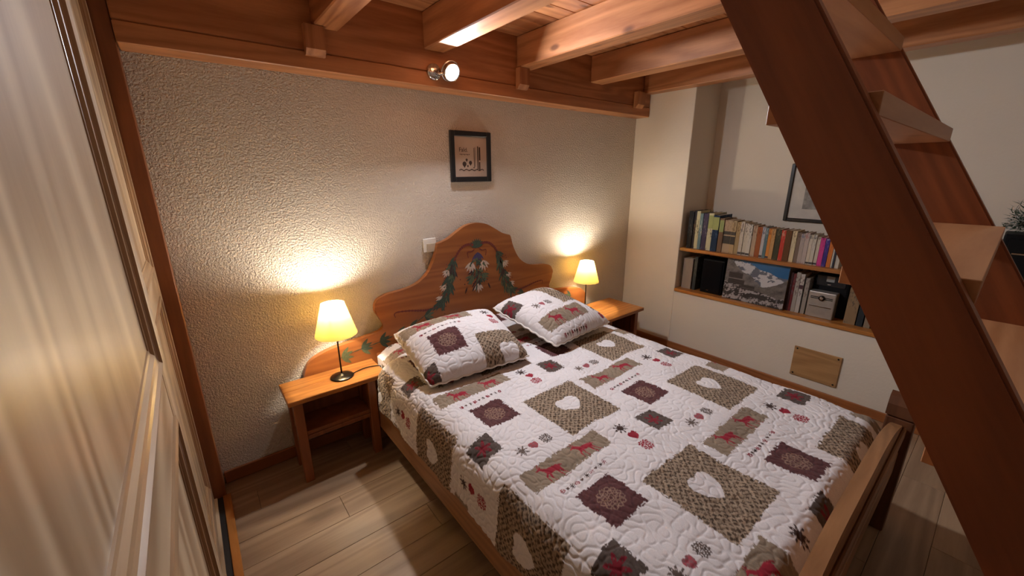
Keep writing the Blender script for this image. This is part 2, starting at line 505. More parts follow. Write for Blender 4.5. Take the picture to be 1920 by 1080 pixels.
while zt > 0.1:
    box('tread', SX1-0.001, SX2+0.001, yt, yt+0.135, zt-0.031, zt, M['tread'], st, bevel=0.001)
    zt -= 0.2285; yt -= 0.1325

# ================================================================== BED
BX = 1.465
bed = thing('double_bed', 'pine double bed with curved painted headboard and low footboard', 'bed', (BX, 1.15, 0))
half = [(1.125, 0.12, 0), (1.13, 0.44, 0), (1.122, 0.50, 1), (1.085, 0.555, 1), (1.0, 0.590, 1), (0.89, 0.605, 1), (0.77, 0.618, 1), (0.70, 0.628, 0), (0.672, 0.652, 1), (0.690, 0.70, 1), (0.715, 0.755, 1), (0.700, 0.815, 1), (0.640, 0.842, 1), (0.54, 0.852, 1), (0.45, 0.872, 1), (0.37, 0.925, 1), (0.315, 1.015, 1), (0.288, 1.103, 0), (0.215, 1.125, 1), (0.15, 1.162, 1), (0.08, 1.197, 1), (0.0, 1.210, 1)]
def smooth_profile(p):
    out = []
    n = len(p)
    for i in range(n-1):
        p1, p2 = p[i], p[i+1]
        p0 = p[i-1] if (i > 0 and p1[2]) else p1
        p3 = p[i+2] if (i+2 < n and p2[2]) else p2
        if i+2 >= n: p3 = (-p1[0], p1[1], 1)
        for k in range(4):
            t = k/4
            q = []
            for c in (0, 1):
                a, b_, c_, d = p0[c], p1[c], p2[c], p3[c]
                q.append(0.5*((2*b_) + (-a+c_)*t + (2*a-5*b_+4*c_-d)*t*t + (-a+3*b_-3*c_+d)*t**3))
            out.append(tuple(q))
    return out
hp = smooth_profile(half)
outline = [(-d, z) for d, z in hp] + [(0.0, 1.210)] + [(d, z) for d, z in hp[::-1]]
bm = bmesh.new()
fs = bm_prism(bm, outline, 'y', 2.200, 2.236)
bmesh.ops.bevel(bm, geom=list(fs[0].edges), offset=0.005, segments=2, affect='EDGES')
hy = 2.218
bmesh.ops.translate(bm, verts=bm.verts, vec=(0, -hy, -0.6))
head = from_bm('headboard', bm, M['bed_x'], (BX, hy, 0.6), bed)
for sx in (-1, 1):
    box('leg', BX+sx*0.70-0.035, BX+sx*0.70+0.035, 2.165, 2.199, 0.0, 0.5, M['bed_z'], bed)
# --- painted garland: thin strokes of paint on the headboard
paint_cols = [(0.045, 0.075, 0.05), (0.16, 0.028, 0.022), (0.60, 0.50, 0.42), (0.06, 0.05, 0.13), (0.10, 0.13, 0.07), (0.05, 0.02, 0.02)]
PM = [plain('garland_paint_%d' % i, c, 0.5, var=0.25, scale=120) for i, c in enumerate(paint_cols)]
bm = bmesh.new()
PY = 2.1992
def leaf(x, z, ang, ln, wd_, mi):
    ca, sa = math.cos(ang), math.sin(ang)
    pts = []
    for t, s in ((0, 0), (0.25, 0.8), (0.5, 1), (0.78, 0.6), (1, 0), (0.78, -0.6), (0.5, -1), (0.25, -0.8)):
        px, pz = t*ln, s*wd_*0.5
        pts.append((x+px*ca-pz*sa, z+px*sa+pz*ca))
    yy = PY - 0.0001*random.random()
    vs = [bm.verts.new((a, yy, b_)) for a, b_ in pts]
    f = bm.faces.new(vs); f.material_index = mi
    r = bmesh.ops.extrude_face_region(bm, geom=[f])
    bmesh.ops.translate(bm, verts=[v for v in r['geom'] if isinstance(v, bmesh.types.BMVert)], vec=(0, -0.0006, 0))
def dot(x, z, r, mi):
    leaf(x-r, z, 0, 2*r, 2*r, mi)
def bezier(p0, p1, p2, p3, n=14):
    out = []
    for i in range(n+1):
        t = i/n; u = 1-t
        out.append(tuple(u**3*a+3*u*u*t*b_+3*u*t*t*c+t**3*d for a, b_, c, d in zip(p0, p1, p2, p3)))
    return out
def stroke(pts, w0, w1, mi):
    n = len(pts)
    for i in range(n-1):
        (ax, az), (bx_, bz) = pts[i], pts[i+1]
        t = i/(n-1)
        ln = math.hypot(bx_-ax, bz-az)
        leaf(ax, az, math.atan2(bz-az, bx_-ax), ln*1.5, w0+(w1-w0)*t, mi)
def flower(x, z, ang, s, mi=2):
    for k in range(5):
        leaf(x, z, ang+(k-2)*0.36, s*(1.0-0.08*abs(k-2)), s*0.22, mi)
    leaf(x, z, ang, s*0.45, s*0.3, 0)
for sx in (-1, 1):
    def S(x, z): return (BX+sx*x, z)
    # red ribbon arc from the knot, hanging chain of leaves, ribbon tail
    arc = bezier(S(0.0, 1.045), S(0.06, 1.10), S(0.13, 1.08), S(0.175, 0.985))
    stroke(arc, 0.022, 0.016, 1)
    stroke(bezier(S(0.02, 1.04), S(0.05, 1.00), S(0.09, 1.06), S(0.07, 0.99)), 0.009, 0.006, 1)
    chain = bezier(S(0.165, 1.0), S(0.22, 0.90), S(0.20, 0.80), S(0.29, 0.715), 16)
    for i, (px, pz) in enumerate(chain):
        for k in range(7):
            a = math.atan2(chain[min(i+1, 16)][1]-chain[max(i-1, 0)][1], chain[min(i+1, 16)][0]-chain[max(i-1, 0)][0])
            a += random.uniform(-0.75, 0.75)
            leaf(px+random.uniform(-.013, .013), pz+random.uniform(-.010, .010), a, random.uniform(0.045, 0.078), random.uniform(0.012, 0.019), random.choice([0, 0, 0, 0, 4, 5]))
    for i in (4, 9, 13):
        px, pz = chain[i]
        flower(px+sx*0.028, pz, -math.pi/2 + sx*0.7, 0.058)
        for k in range(4):
            dot(px+sx*random.uniform(.02, .055), pz+random.uniform(.0, .05), 0.004, 1)
    stroke(chain[10:], 0.010, 0.010, 1)
    stroke(bezier(S(0.29, 0.715), S(0.38, 0.66), S(0.45, 0.72), S(0.585, 0.722), 16), 0.020, 0.011, 1)
    stroke(bezier(S(0.585, 0.722), S(0.605, 0.722), S(0.61, 0.712), S(0.60, 0.695), 4), 0.007, 0.005, 1)
    sprig = bezier(S(0.33, 0.70), S(0.42, 0.66), S(0.50, 0.60), S(0.60, 0.585), 10)
    stroke(sprig, 0.006, 0.004, 0)
    for (px, pz) in (sprig[3], sprig[7], sprig[10]):
        for k in range(4):
            leaf(px, pz, math.pi/2 + sx*(math.pi/2 - 0.6 + 0.5*k) , 0.070, 0.022, random.choice([0, 4]))
    flower(BX+sx*0.53, 0.585, -math.pi/2, 0.05)
    wing = bezier(S(0.62, 0.58), S(0.75, 0.55), S(0.82, 0.56), S(0.93, 0.53), 8)
    stroke(wing, 0.007, 0.004, 0)
    for (px, pz) in (wing[2], wing[5], wing[8]):
        for k in range(4):
            leaf(px, pz, math.pi/2 + sx*(math.pi/2 - 0.9 + 0.55*k), 0.07, 0.022, random.choice([0, 4]))
    for k in range(5):
        dot(BX+sx*(0.255+0.012*math.sin(k)), 0.69-0.025*k, 0.004-0.0004*k, 5)
# middle bouquet
for k in range(9):
    leaf(BX, 1.045, math.pi/2+(k-4)*0.28, 0.065, 0.018, 0)
for k in range(44):
    z = random.uniform(0.79, 0.98)
    leaf(BX+random.uniform(-.032, .032), z, -math.pi/2+random.uniform(-1.1, 1.1), random.uniform(.045, .07), random.uniform(.012, .018), random.choice([0, 0, 4, 5]))
for k in range(6):
    leaf(BX+0.005, 1.015, -math.pi/2+(k-2.5)*0.3, 0.07, 0.016, 3)
flower(BX-0.045, 0.955, -math.pi/2-0.25, 0.080); flower(BX+0.045, 0.955, -math.pi/2+0.25, 0.080); flower(BX+0.005, 0.80, -math.pi/2, 0.072)
for k in range(40):
    dot(BX+random.gauss(0, 0.05), random.uniform(0.80, 0.90), random.uniform(0.003, 0.0055), random.choice([1, 1, 5]))
for sx in (-1, 1):
    for k in range(4):
        leaf(BX+sx*0.03, 0.86, -math.pi/2+sx*(0.4+0.35*k), 0.07, 0.018, random.choice([0, 4]))
    leaf(BX+sx*0.085, 0.79, -math.pi/2+sx*0.4, 0.05, 0.012, 5)
bmesh.ops.translate(bm, verts=bm.verts, vec=(-BX, -2.2, -0.8))
g = from_bm('painted_garland', bm, PM, (BX, 2.2, 0.8), head)
g['label'] = 'painted leaf, flower and red ribbon garland'; g['kind'] = 'stuff'
# --- rails, footboard, mattress
for x0, x1 in ((0.640, 0.668), (2.150, 2.178)):
    box('side_rail', x0, x1, 0.14, 2.199, 0.150, 0.345, M['rail_y'], bed, bevel=0.004)
fz = []
for i in range(41):
    x = 0.73 + (2.13-0.73)*i/40
    t_ = abs(x-1.43)/0.70
    z = 0.635 - 0.012*math.cos(t_*9)*0 - 0.115*max(0, (t_-0.30)/0.70)**1.7
    fz.append((x, z))
bm = bmesh.new()
fs = bm_prism(bm, [(0.73, 0.30)] + fz + [(2.13, 0.30)], 'y', 0.104, 0.140)
bmesh.ops.bevel(bm, geom=[e for e in list(fs[0].edges)+list(fs[1].edges)], offset=0.004, segments=2, affect='EDGES')
bmesh.ops.translate(bm, verts=bm.verts, vec=(-1.43, -0.122, -0.45))
fb = from_bm('footboard', bm, M['rail_x'], (1.43, 0.122, 0.45), bed)
box('footboard_rail', 0.73, 2.13, 0.094, 0.1035, 0.30, 0.40, M['rail_x'], fb, bevel=0.003)
box('footboard_rail', 0.73, 2.13, 0.090, 0.1035, 0.47, 0.515, M['rail_x'], fb, bevel=0.004)
for cx in (0.69, 2.172):
    bm = bmesh.new()
    bm_box(bm, -0.041, 0.041, -0.045, 0.045, 0.0, 0.545, bevel=0.006, segs=2)
    pts = [(-0.045, 0.552), (-0.043, 0.60), (-0.030, 0.632), (0.0, 0.645), (0.030, 0.632), (0.043, 0.60), (0.045, 0.552)]
    f2 = bm_prism(bm, pts, 'y', -0.048, 0.048)
    bm_box(bm, -0.036, 0.036, -0.04, 0.04, 0.54, 0.556)
    from_bm('bed_post', bm, wood('dark_post_oak', (0.075, 0.028, 0.013), (0.16, 0.062, 0.028), 'z', knots=0.3), (cx, 0.117, 0), bed)
box('mattress', 0.735, 2.06, 0.165, 2.19, 0.26, 0.505, M['mattress'], bed, bevel=0.05, segs=4)
box('slat_base', 0.669, 2.149, 0.165, 2.19, 0.20, 0.259, M['bed_x'], bed)

# ================================================================== QUILT PATTERN
WHITE = np.array([0.74, 0.695, 0.685]); TAN = np.array([0.37, 0.275, 0.19]); TAND = np.array([0.085, 0.055, 0.035])
MAR = np.array([0.10, 0.036, 0.036]); RED = np.array([0.30, 0.020, 0.035]); SNO = np.array([0.095, 0.070, 0.058])
DOI = np.array([0.27, 0.165, 0.12]); DEER = np.array([0.265, 0.20, 0.14]); DARK = np.array([0.06, 0.035, 0.03])
UP, VP = 0.635, 0.60
A0, A1 = 1.145, 1.025

def waves(u, v, wl0, n=46, seed=1):
    r = np.random.default_rng(seed)
    f = np.zeros_like(u)
    for k in range(n):
        a = r.uniform(0, 2*math.pi); kk = 2*math.pi/(wl0*r.uniform(0.85, 1.18)); ph = r.uniform(0, 2*math.pi)
        f += np.cos(kk*(u*math.cos(a)+v*math.sin(a))+ph)
    return f/math.sqrt(n/2)

def hash2(i, j):
    x = np.sin(i*127.1+j*311.7)*43758.5453
    return x-np.floor(x)

def seg(a, b_, x0, y0, x1, y1, r0, r1=None):
    r1 = r0 if r1 is None else r1
    dx, dy = x1-x0, y1-y0
    t = np.clip(((a-x0)*dx+(b_-y0)*dy)/(dx*dx+dy*dy), 0, 1)
    return np.hypot(a-x0-t*dx, b_-y0-t*dy) - (r0+(r1-r0)*t)

def heart(a, b_, s):
    x = a/s*1.25; y = b_/s*1.25+0.12
    return (x*x+y*y-1)**3 - x*x*y**3 < 0

def star(a, b_, s, n=8):
    r = np.hypot(a, b_); th = np.arctan2(b_, a)
    return (r < s*(0.35+0.65*np.abs(np.cos(n/2*th))**2.2)) & ~((r > s*0.5) & (r < s*0.62) & (np.abs(np.cos(n/2*th)) > .96))

def ornament(a, b_, s):
    r = np.maximum(np.abs(a)*0.95, np.abs(b_)*0.95)*0.55+np.hypot(a, b_)*0.45
    th = np.arctan2(b_, a)
    out = r < s*(0.86+0.10*np.cos(12*th))
    ring = (r > s*0.58) & (r < s*0.70) & (np.cos(12*th) > -0.3)
    inner = (r < s*0.46) & (np.cos(6*th)*np.cos(r/s*16) > 0.25)
    return out & ~ring & ~inner

def deer(a, b_, s):
    """leaping deer, facing +a, box about s high"""
    a = a/s; b_ = b_/s
    d = seg(a, b_, -0.28, 0.02, 0.12, 0.06, 0.13, 0.12)
    for q in ((0.12, 0.08, 0.30, 0.30, .09, .05), (0.30, 0.30, 0.44, 0.27, .05, .025), (0.25, 0.36, 0.20, 0.42, .025, .015),
              (0.31, 0.35, 0.22, 0.58, .016, .01), (0.31, 0.35, 0.40, 0.56, .016, .01), (0.26, 0.48, 0.14, 0.52, .012, .01), (0.37, 0.48, 0.47, 0.50, .012, .01),
              (-0.30, -0.02, -0.34, -0.22, .07, .03), (-0.34, -0.22, -0.46, -0.46, .028, .018), (-0.24, -0.04, -0.20, -0.24, .06, .028), (-0.20, -0.24, -0.27, -0.48, .026, .018),
              (0.12, -0.02, 0.16, -0.24, .05, .024), (0.16, -0.24, 0.12, -0.48, .024, .016), (0.16, 0.0, 0.32, -0.14, .05, .024), (0.32, -0.14, 0.34, -0.38, .024, .016),
              (-0.40, 0.08, -0.48, 0.0, .03, .015)):
        d = np.minimum(d, seg(a, b_, *q))
    return d < 0

def pattern(u, v):
    col = np.empty(u.shape+(3,)); col[:] = WHITE
    # fraying, the same for a thread
    cell = 0.0045
    fr = (hash2(np.floor(u/cell), np.floor(v/0.022))-0.5)*0.007 + (hash2(np.floor(v/cell)+91, np.floor(u/0.022))-0.5)*0.007
    i = np.floor((u-A0)/UP+0.5)
    for di in (-1, 0, 1):
        ii = i+di
        ru = u-A0-ii*UP
        vv = v-A1-np.where(np.mod(ii, 2) == 0, 0.0, VP/2)
        j = np.floor(vv/VP+0.5)
        for dj in (-1, 0, 1):
            rv = vv-(j+dj)*VP
            def sub(cx, cy, hx, hy):
                k = np.nonzero((np.abs(ru-cx) < hx) & (np.abs(rv-cy) < hy))
                return k, ru[k]-cx, rv[k]-cy
            # woven square with heart
            k, a, b_ = sub(0, 0, 0.165, 0.165)
            if len(k[0]):
                e = np.maximum(np.abs(a), np.abs(b_))+fr[k] < 0.149
                p = 0.0122
                wa, wb = a+0.0022*np.sin(b_*190+a*60)+0.0016*np.sin(b_*77), b_+0.0020*np.sin(a*170-b_*50)
                ca, cb = np.floor(wa/p), np.floor(wb/(p*0.9))
                fa, fb_ = wa/p-ca-0.5, wb/(p*0.9)-cb-0.5
                odd = np.mod(ca+cb, 2)
                sp = 0.5+0.5*np.cos(2*math.pi*fa)*np.cos(2*math.pi*fb_)
                hole = ((np.hypot(fa*(0.8+0.5*hash2(ca+11, cb)), fb_*(0.9+0.6*hash2(ca, cb+5))) < 0.44) & (odd == 0)) | (np.abs(fb_) > 0.44)
                th = 0.82+0.32*hash2(ca, cb+7)
                c = TAN*th[:, None]*(0.75+0.35*sp[:, None])
                c = np.where(hole[:, None], TAND*(0.7+0.8*hash2(ca+3, cb))[:, None], c)
                hm = heart(a, b_-0.005, 0.060)
                c = np.where(hm[:, None], WHITE*0.98, c)
                cur = col[k]; cur[e] = c[e]; col[k] = cur
            # deer strip
            k, a, b_ = sub(-0.255, -0.222, 0.205, 0.065)
            if len(k[0]):
                e = np.maximum(np.abs(a)-0.187, np.abs(b_)-0.047)+fr[k] < 0
                c = DEER*(0.86+0.28*hash2(np.floor(a/0.004), np.floor(b_/0.02)))[:, None]
                dm = deer(-(a+0.080), b_+0.002, 0.098) | deer(-(a-0.085), b_+0.002, 0.098)
                c = np.where(dm[:, None], RED, c)
                cur = col[k]; cur[e] = c[e]; col[k] = cur
            # maroon doily square
            k, a, b_ = sub(-0.285, 0.167, 0.095, 0.095)
            if len(k[0]):
                e = np.maximum(np.abs(a), np.abs(b_))+fr[k] < 0.077
                c = MAR*(0.8+0.4*hash2(np.floor(a/0.006), np.floor(b_/0.006)))[:, None]
                r = np.hypot(a, b_); th = np.arctan2(b_, a)
                dm = np.zeros(a.shape, bool)
                for rad, n, q in ((0.036, 12, 0.0075), (0.020, 7, 0.0065), (0.0, 1, 0.008)):
                    t = (np.mod(th/(2*math.pi/n)+0.5, 1)-0.5)*(2*math.pi/n)
                    dd = np.hypot(r*np.cos(t)-rad, r*np.sin(t))
                    dm |= (np.abs(dd-q) < 0.0019)
                c = np.where(dm[:, None], DOI, c)
                cur = col[k]; cur[e] = c[e]; col[k] = cur
            # dark square with red snowflake
            k, a, b_ = sub(0.187, -0.28, 0.07, 0.07)
            if len(k[0]):
                e = np.maximum(np.abs(a), np.abs(b_))+fr[k] < 0.054
                c = SNO*(0.85+0.3*hash2(np.floor(a/0.005), np.floor(b_/0.005)))[:, None]
                c = np.where(star(a, b_, 0.037, 6)[:, None], RED*0.65, c)
                cur = col[k]; cur[e] = c[e]; col[k] = cur
            # triplets
            for (cx, cy, kind, s, cc) in ((0.020, -0.240, 's', 0.030, DARK), (0.030, -0.297, 'h', 0.023, RED), (0.020, -0.355, 'o', 0.028, RED),
                                          (-0.352, -0.090, 's', 0.027, SNO*1.4), (-0.297, -0.094, 'h', 0.021, RED*1.1+0.05), (-0.237, -0.092, 'o', 0.025, SNO*1.2)):
                k, a, b_ = sub(cx, cy, 0.033, 0.033)
                if len(k[0]):
                    mk = {'s': lambda: star(a, b_, s), 'h': lambda: heart(a, b_, s), 'o': lambda: ornament(a, b_, s)}[kind]()
                    if kind == 'h' and cy > -0.2:
                        cc2 = np.where((np.mod(np.floor((a+b_)/0.004)+np.floor((a-b_)/0.004), 2) == 0)[:, None], cc, cc*0.55+0.08)
                        cur = col[k]; cur[mk] = cc2[mk]; col[k] = cur
                    else:
                        cur = col[k]; cur[mk] = cc; col[k] = cur
            # row of little icons
            for q in range(10):
                cx = -0.375+0.0225*q; cy = -0.317
                k, a, b_ = sub(cx, cy, 0.012, 0.012)
                if len(k[0]):
                    if q % 3 == 0: mk = ornament(a, b_, 0.0095); cc = RED*0.8
                    elif q % 3 == 1: mk = heart(a, b_, 0.0068); cc = DARK*1.6
                    else: mk = star(a, b_, 0.0100); cc = DARK
                    cur = col[k]; cur[mk] = cc; col[k] = cur
    return col

QM = attr_mat('quilted_cotton', 0.9, 0.15, 0.1)

# ------------------------------------------------------------------ quilt
def quilt():
    H = 0.0031
    # cross-section: polyline with arcs, parameterised by arc length; u = x on the flat top
    pts = [(0.630, 0.296), (0.633, 0.34), (0.637, 0.40)]
    for k in range(10):
        t = math.pi - (math.pi/2)*k/9
        pts.append((0.745+0.105*math.cos(t), 0.452+0.105*math.sin(t)))
    nl = len(pts)
    for k in range(10):
        t = math.pi/2 - (math.pi/2)*k/9
        pts.append((2.005+0.105*math.cos(t), 0.452+0.105*math.sin(t)))
    pts += [(2.116, 0.40), (2.120, 0.34)]
    pts = np.array(pts)
    d = np.r_[0, np.cumsum(np.hypot(*np.diff(pts, axis=0).T))]
    s_top = d[nl-1]
    su = np.arange(0, d[-1], H)
    px = np.interp(su, d, pts[:, 0]); pz = np.interp(su, d, pts[:, 1])
    for _ in range(8):
        px[1:-1] = (px[:-2]+2*px[1:-1]+px[2:])/4; pz[1:-1] = (pz[:-2]+2*pz[1:-1]+pz[2:])/4
    tx = np.gradient(px); tz = np.gradient(pz); ln = np.hypot(tx, tz); nx, nz = -tz/ln, tx/ln
    u1 = su - s_top + 0.745
    yv = np.arange(0.150, 2.135, H)
    U, V = np.meshgrid(u1, yv, indexing='ij')
    col = pattern(U, V)
    X = np.repeat(px[:, None], len(yv), 1); Z = np.repeat(pz[:, None], len(yv), 1); Yg = V.copy()
    stip = waves(U, V, 0.044, 46, 3)
    rel = (1-np.exp(-(stip/0.40)**2))*0.0034
    big = waves(U, V, 0.55, 20, 5)*0.004 + waves(U, V, 0.20, 20, 6)*0.0020
    hmul = np.clip((pz-0.27)/0.2, 0, 1)[:, None]
    disp = rel + big*(0.4+0.6*hmul)
    X += nx[:, None]*disp; Z += nz[:, None]*disp
    # rippled hem along the side
    side = np.clip((0.46-pz)/0.18, 0, 1)[:, None]
    sgn = np.where(px < 1.4, -1.0, 1.0)[:, None]
    X += sgn*side*0.006*np.maximum(0, np.sin(V*17)+0.5*np.sin(V*31+1))
    Z += side*0.007*np.sin(V*11+0.7)
    # at the head the overhang is tucked in beside the nightstand
    tk = np.clip((V-1.915)/0.042, 0, 1); tk = tk*tk*(3-2*tk)
    X = np.maximum(X, 0.60+0.108*tk + 0.004*tk*np.clip((Z-0.3)/0.2, 0, 1))
    Z -= 0.045*tk*np.exp(-((X-0.706)/0.055)**2)*(pz[:, None] > 0.40)
    # foot end rolls down inside the footboard, head end over the mattress edge
    e = np.clip((0.215-V)/0.065, 0, 1)
    Z -= np.where(pz[:, None] > 0.40, 0.055*e**2.4, 0)
    return grid_mesh('quilt', X, Yg, Z, QM, col, (BX, 1.15, 0.30))
q = quilt()
sol = q.modifiers.new('thickness', 'SOLIDIFY'); sol.thickness = 0.006; sol.offset = -1
tag(q, 'white alpine patchwork quilt with hearts, deer and maroon squares', 'quilt')

# ------------------------------------------------------------------ pillows
def pillow(name, corners, u0, v0, hu, hv, T, seed, label, kz=0.0):
    """corners: BL, BR, TR, TL of the pillow's seam (3D)"""
    n = 170
    a = np.linspace(-1, 1, n); Aa, Bb = np.meshgrid(a, a, indexing='ij')
    # seam bows inward between the corners
    rc = 0.045*np.abs(Aa*Bb)**5
    Ax = Aa*(1-0.045*(1-Bb**2)-rc); By = Bb*(1-0.045*(1-Aa**2)-rc)
    BLc, BRc, TRc, TLc = [np.array(c) for c in corners]
    s, t = (Ax+1)/2, (By+1)/2
    P = ((1-s)*(1-t))[..., None]*BLc + (s*(1-t))[..., None]*BRc + (s*t)[..., None]*TRc + ((1-s)*t)[..., None]*TLc
    nrm = np.cross(BRc-BLc, TLc-BLc); nrm = nrm/np.linalg.norm(nrm)
    prof = np.clip((1-np.abs(Aa)**2.6)*(1-np.abs(Bb)**2.6), 0, 1)**0.50
    U, V = u0+Ax*hu, v0+By*hv
    stip = waves(U+seed, V, 0.052, 40, seed)
    rel = (1-np.exp(-(stip/0.42)**2))*0.0035*np.clip(prof*4, 0, 1)
    lump = waves(U, V, 0.3, 16, seed+4)*0.006*prof
    edge = np.maximum(np.abs(Aa), np.abs(Bb))
    col = pattern(U+A0, V+A1)
    scal = 0.004*np.sin(28*Aa)*(np.abs(Bb) > 0.97) + 0.004*np.sin(28*Bb)*(np.abs(Aa) > 0.97)
    top = P + nrm*(T*prof+rel+lump+scal)[..., None]
    bot = P - nrm*(0.42*T*prof)[..., None] + nrm*scal[..., None]
    root = thing(name, label, 'pillow', tuple((BLc+BRc+TRc+TLc)/4 - np.array([0, 0, 0.05])), None)
    c = tuple(wl(root))
    grid_mesh('pillow_front', top[..., 0], top[..., 1], top[..., 2], QM, col, c, root)
    cb = np.empty(U.shape+(3,)); cb[:] = MAR*0.9+0.02
    cb = np.where((np.mod(np.floor(U/0.008)+np.floor(V/0.008), 2) == 0)[..., None], cb, cb*1.5)
    b_ = bot[::-1]
    grid_mesh('pillow_back', b_[..., 0], b_[..., 1], b_[..., 2], QM, cb[::-1], c, root)
    k = 4
    loop = [top[i, 0] for i in range(0, n-1, k)] + [top[-1, i] for i in range(0, n-1, k)] + [top[i, -1] for i in range(n-1, 0, -k)] + [top[0, i] for i in range(n-1, 0, -k)]
    bm = bmesh.new()
    bm_tube(bm, [Vector(p)-Vector(c) for p in loop], 0.0055, 8, cyc=True)
    from_bm('piping', bm, M['piping'], c, root)
    return root
pillow('pillow', [(0.715, 1.490, 0.590), (1.275, 1.430, 0.598), (1.345, 1.905, 0.715), (0.735, 1.945, 0.700)], -0.170, 0.228, 0.288, 0.250, 0.108, 11,
       'patchwork pillow near the lit left nightstand, showing a woven heart square')
pillow('pillow', [(1.455, 1.425, 0.600), (1.975, 1.455, 0.612), (1.865, 1.99, 0.725), (1.375, 1.925, 0.715)], -0.190, -0.098, 0.288, 0.240, 0.110, 23,
       'patchwork pillow on the far side of the bed, with a deer strip')

# ================================================================== NIGHTSTANDS AND LAMPS
def nightstand(x0, x1, y0, y1, zt, label):
    t = thing('nightstand', label, 'nightstand', ((x0+x1)/2, (y0+y1)/2, 0), 'bedside nightstands')
    wy = (y1-y0)/2
    for k in range(2):
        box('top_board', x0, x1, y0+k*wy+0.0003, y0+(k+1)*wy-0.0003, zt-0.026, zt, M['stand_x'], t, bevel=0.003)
    lw = 0.042
    for lx in (x0+0.022, x1-0.062-lw):
        for ly in (y0+0.012, y1-0.012-lw):
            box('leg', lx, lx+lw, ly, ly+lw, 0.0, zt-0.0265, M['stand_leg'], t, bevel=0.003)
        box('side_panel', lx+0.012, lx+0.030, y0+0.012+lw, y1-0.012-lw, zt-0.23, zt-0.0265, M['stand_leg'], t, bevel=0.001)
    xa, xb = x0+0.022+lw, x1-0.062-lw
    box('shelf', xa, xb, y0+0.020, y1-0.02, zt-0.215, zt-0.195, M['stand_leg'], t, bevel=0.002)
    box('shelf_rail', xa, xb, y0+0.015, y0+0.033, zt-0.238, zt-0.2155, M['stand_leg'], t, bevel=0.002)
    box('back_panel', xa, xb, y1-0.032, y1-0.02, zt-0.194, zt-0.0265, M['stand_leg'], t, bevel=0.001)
    return t
nightstand(0.213, 0.698, 1.966, 2.196, 0.478, 'open pine nightstand in front of the rough plaster wall, beside the wardrobe')
nightstand(2.390, 2.862, 1.790, 2.160, 0.430, 'pine nightstand half hidden behind the far pillow, in the room corner')

def shade_material():
    m, nt, b = newmat('parchment_shade')
    nt.nodes.remove(b)
    L = nt.links
    tc = N(nt, 'ShaderNodeTexCoord')
    no = N(nt, 'ShaderNodeTexNoise', i_Scale=90.0, i_Detail=3.0)
    L.new(tc.outputs['Object'], no.inputs['Vector'])
    rp = ramp(nt, [(0.3, (0.70, 0.44, 0.085)), (0.7, (0.76, 0.49, 0.11))])
    L.new(no.outputs['Fac'], rp.inputs[0])
    d = N(nt, 'ShaderNodeBsdfDiffuse'); t = N(nt, 'ShaderNodeBsdfTranslucent')
    L.new(rp.outputs[0], t.inputs[0]); d.inputs[0].default_value = (0.78, 0.64, 0.38, 1)
    mx = N(nt, 'ShaderNodeMixShader', i_0=0.31)
    L.new(d.outputs[0], mx.inputs[1]); L.new(t.outputs[0], mx.inputs[2])
    L.new(mx.outputs[0], nt.nodes['Material Output'].inputs[0])
    return m
M['shade'] = shade_material()
M['bulb'] = emissive('warm_bulb_glass', (1.0, 0.90, 0.75), BULB_L)
def table_lamp(x, y, z, hs, label, group):
    t = thing('table_lamp', label, 'lamp', (x, y, z), group)
    bm = bmesh.new()
    bm_lathe(bm, [(0, 0.0005), (0.058, 0.0005), (0.060, 0.003), (0.056, 0.007), (0.036, 0.013), (0.012, 0.017), (0.0075, 0.022), (0, 0.022)], 40)
    from_bm('lamp_base', bm, M['dark_metal'], (x, y, z), t)
    bm = bmesh.new()
    bm_lathe(bm, [(0, 0.020), (0.0042, 0.020), (0.0042, hs+0.045), (0, hs+0.045)], 16)
    from_bm('stem', bm, M['dark_metal'], (x, y, z), t)
    bm = bmesh.new()
    bm_lathe(bm, [(0, hs+0.045), (0.012, hs+0.045), (0.012, hs+0.119), (0, hs+0.119)], 20)
    from_bm('bulb_holder', bm, M['white_plastic'], (x, y, z), t)
    bm = bmesh.new()
    bmesh.ops.create_uvsphere(bm, u_segments=20, v_segments=12, radius=0.019)
    bmesh.ops.translate(bm, verts=bm.verts, vec=(0, 0, hs+0.140))
    from_bm('bulb', bm, M['bulb'], (x, y, z), t, smooth=True)
    bm = bmesh.new()
    bm_lathe(bm, [(0.103, hs), (0.0555, hs+0.168)], 56)
    sh = from_bm('lamp_shade', bm, M['shade'], (x, y, z), t, smooth=True)
    bm = bmesh.new()
    for k in range(3):
        a = 2*math.pi*k/3
        bm_tube(bm, [(0.012*math.cos(a), 0.012*math.sin(a), hs+0.075), (0.074*math.cos(a), 0.074*math.sin(a), hs+0.100)], 0.0012, 6)
    from_bm('shade_wire', bm, M['dark_metal'], (x, y, z), sh)
    return t
t = table_lamp(0.495, 2.075, 0.478, 0.245, 'small lit table lamp with dark foot on the nightstand beside the wardrobe', 'bedside lamps')
bm = bmesh.new()
cp = bezier((0.055, -0.008, 0.004), (0.09, 0.01, 0.004), (0.14, 0.03, 0.004), (0.198, -0.005, 0.004), 12) + [(0.206, -0.010, 0.002), (0.2085, -0.012, -0.06), (0.2085, -0.012, -0.2)]
bm_tube(bm, cp, 0.0024, 8)
from_bm('cord', bm, M['black_matte'], (0.495, 2.075, 0.478), t)
table_lamp(2.462, 2.095, 0.430, 0.235, 'small lit table lamp behind the far pillow near the room corner', 'bedside lamps')

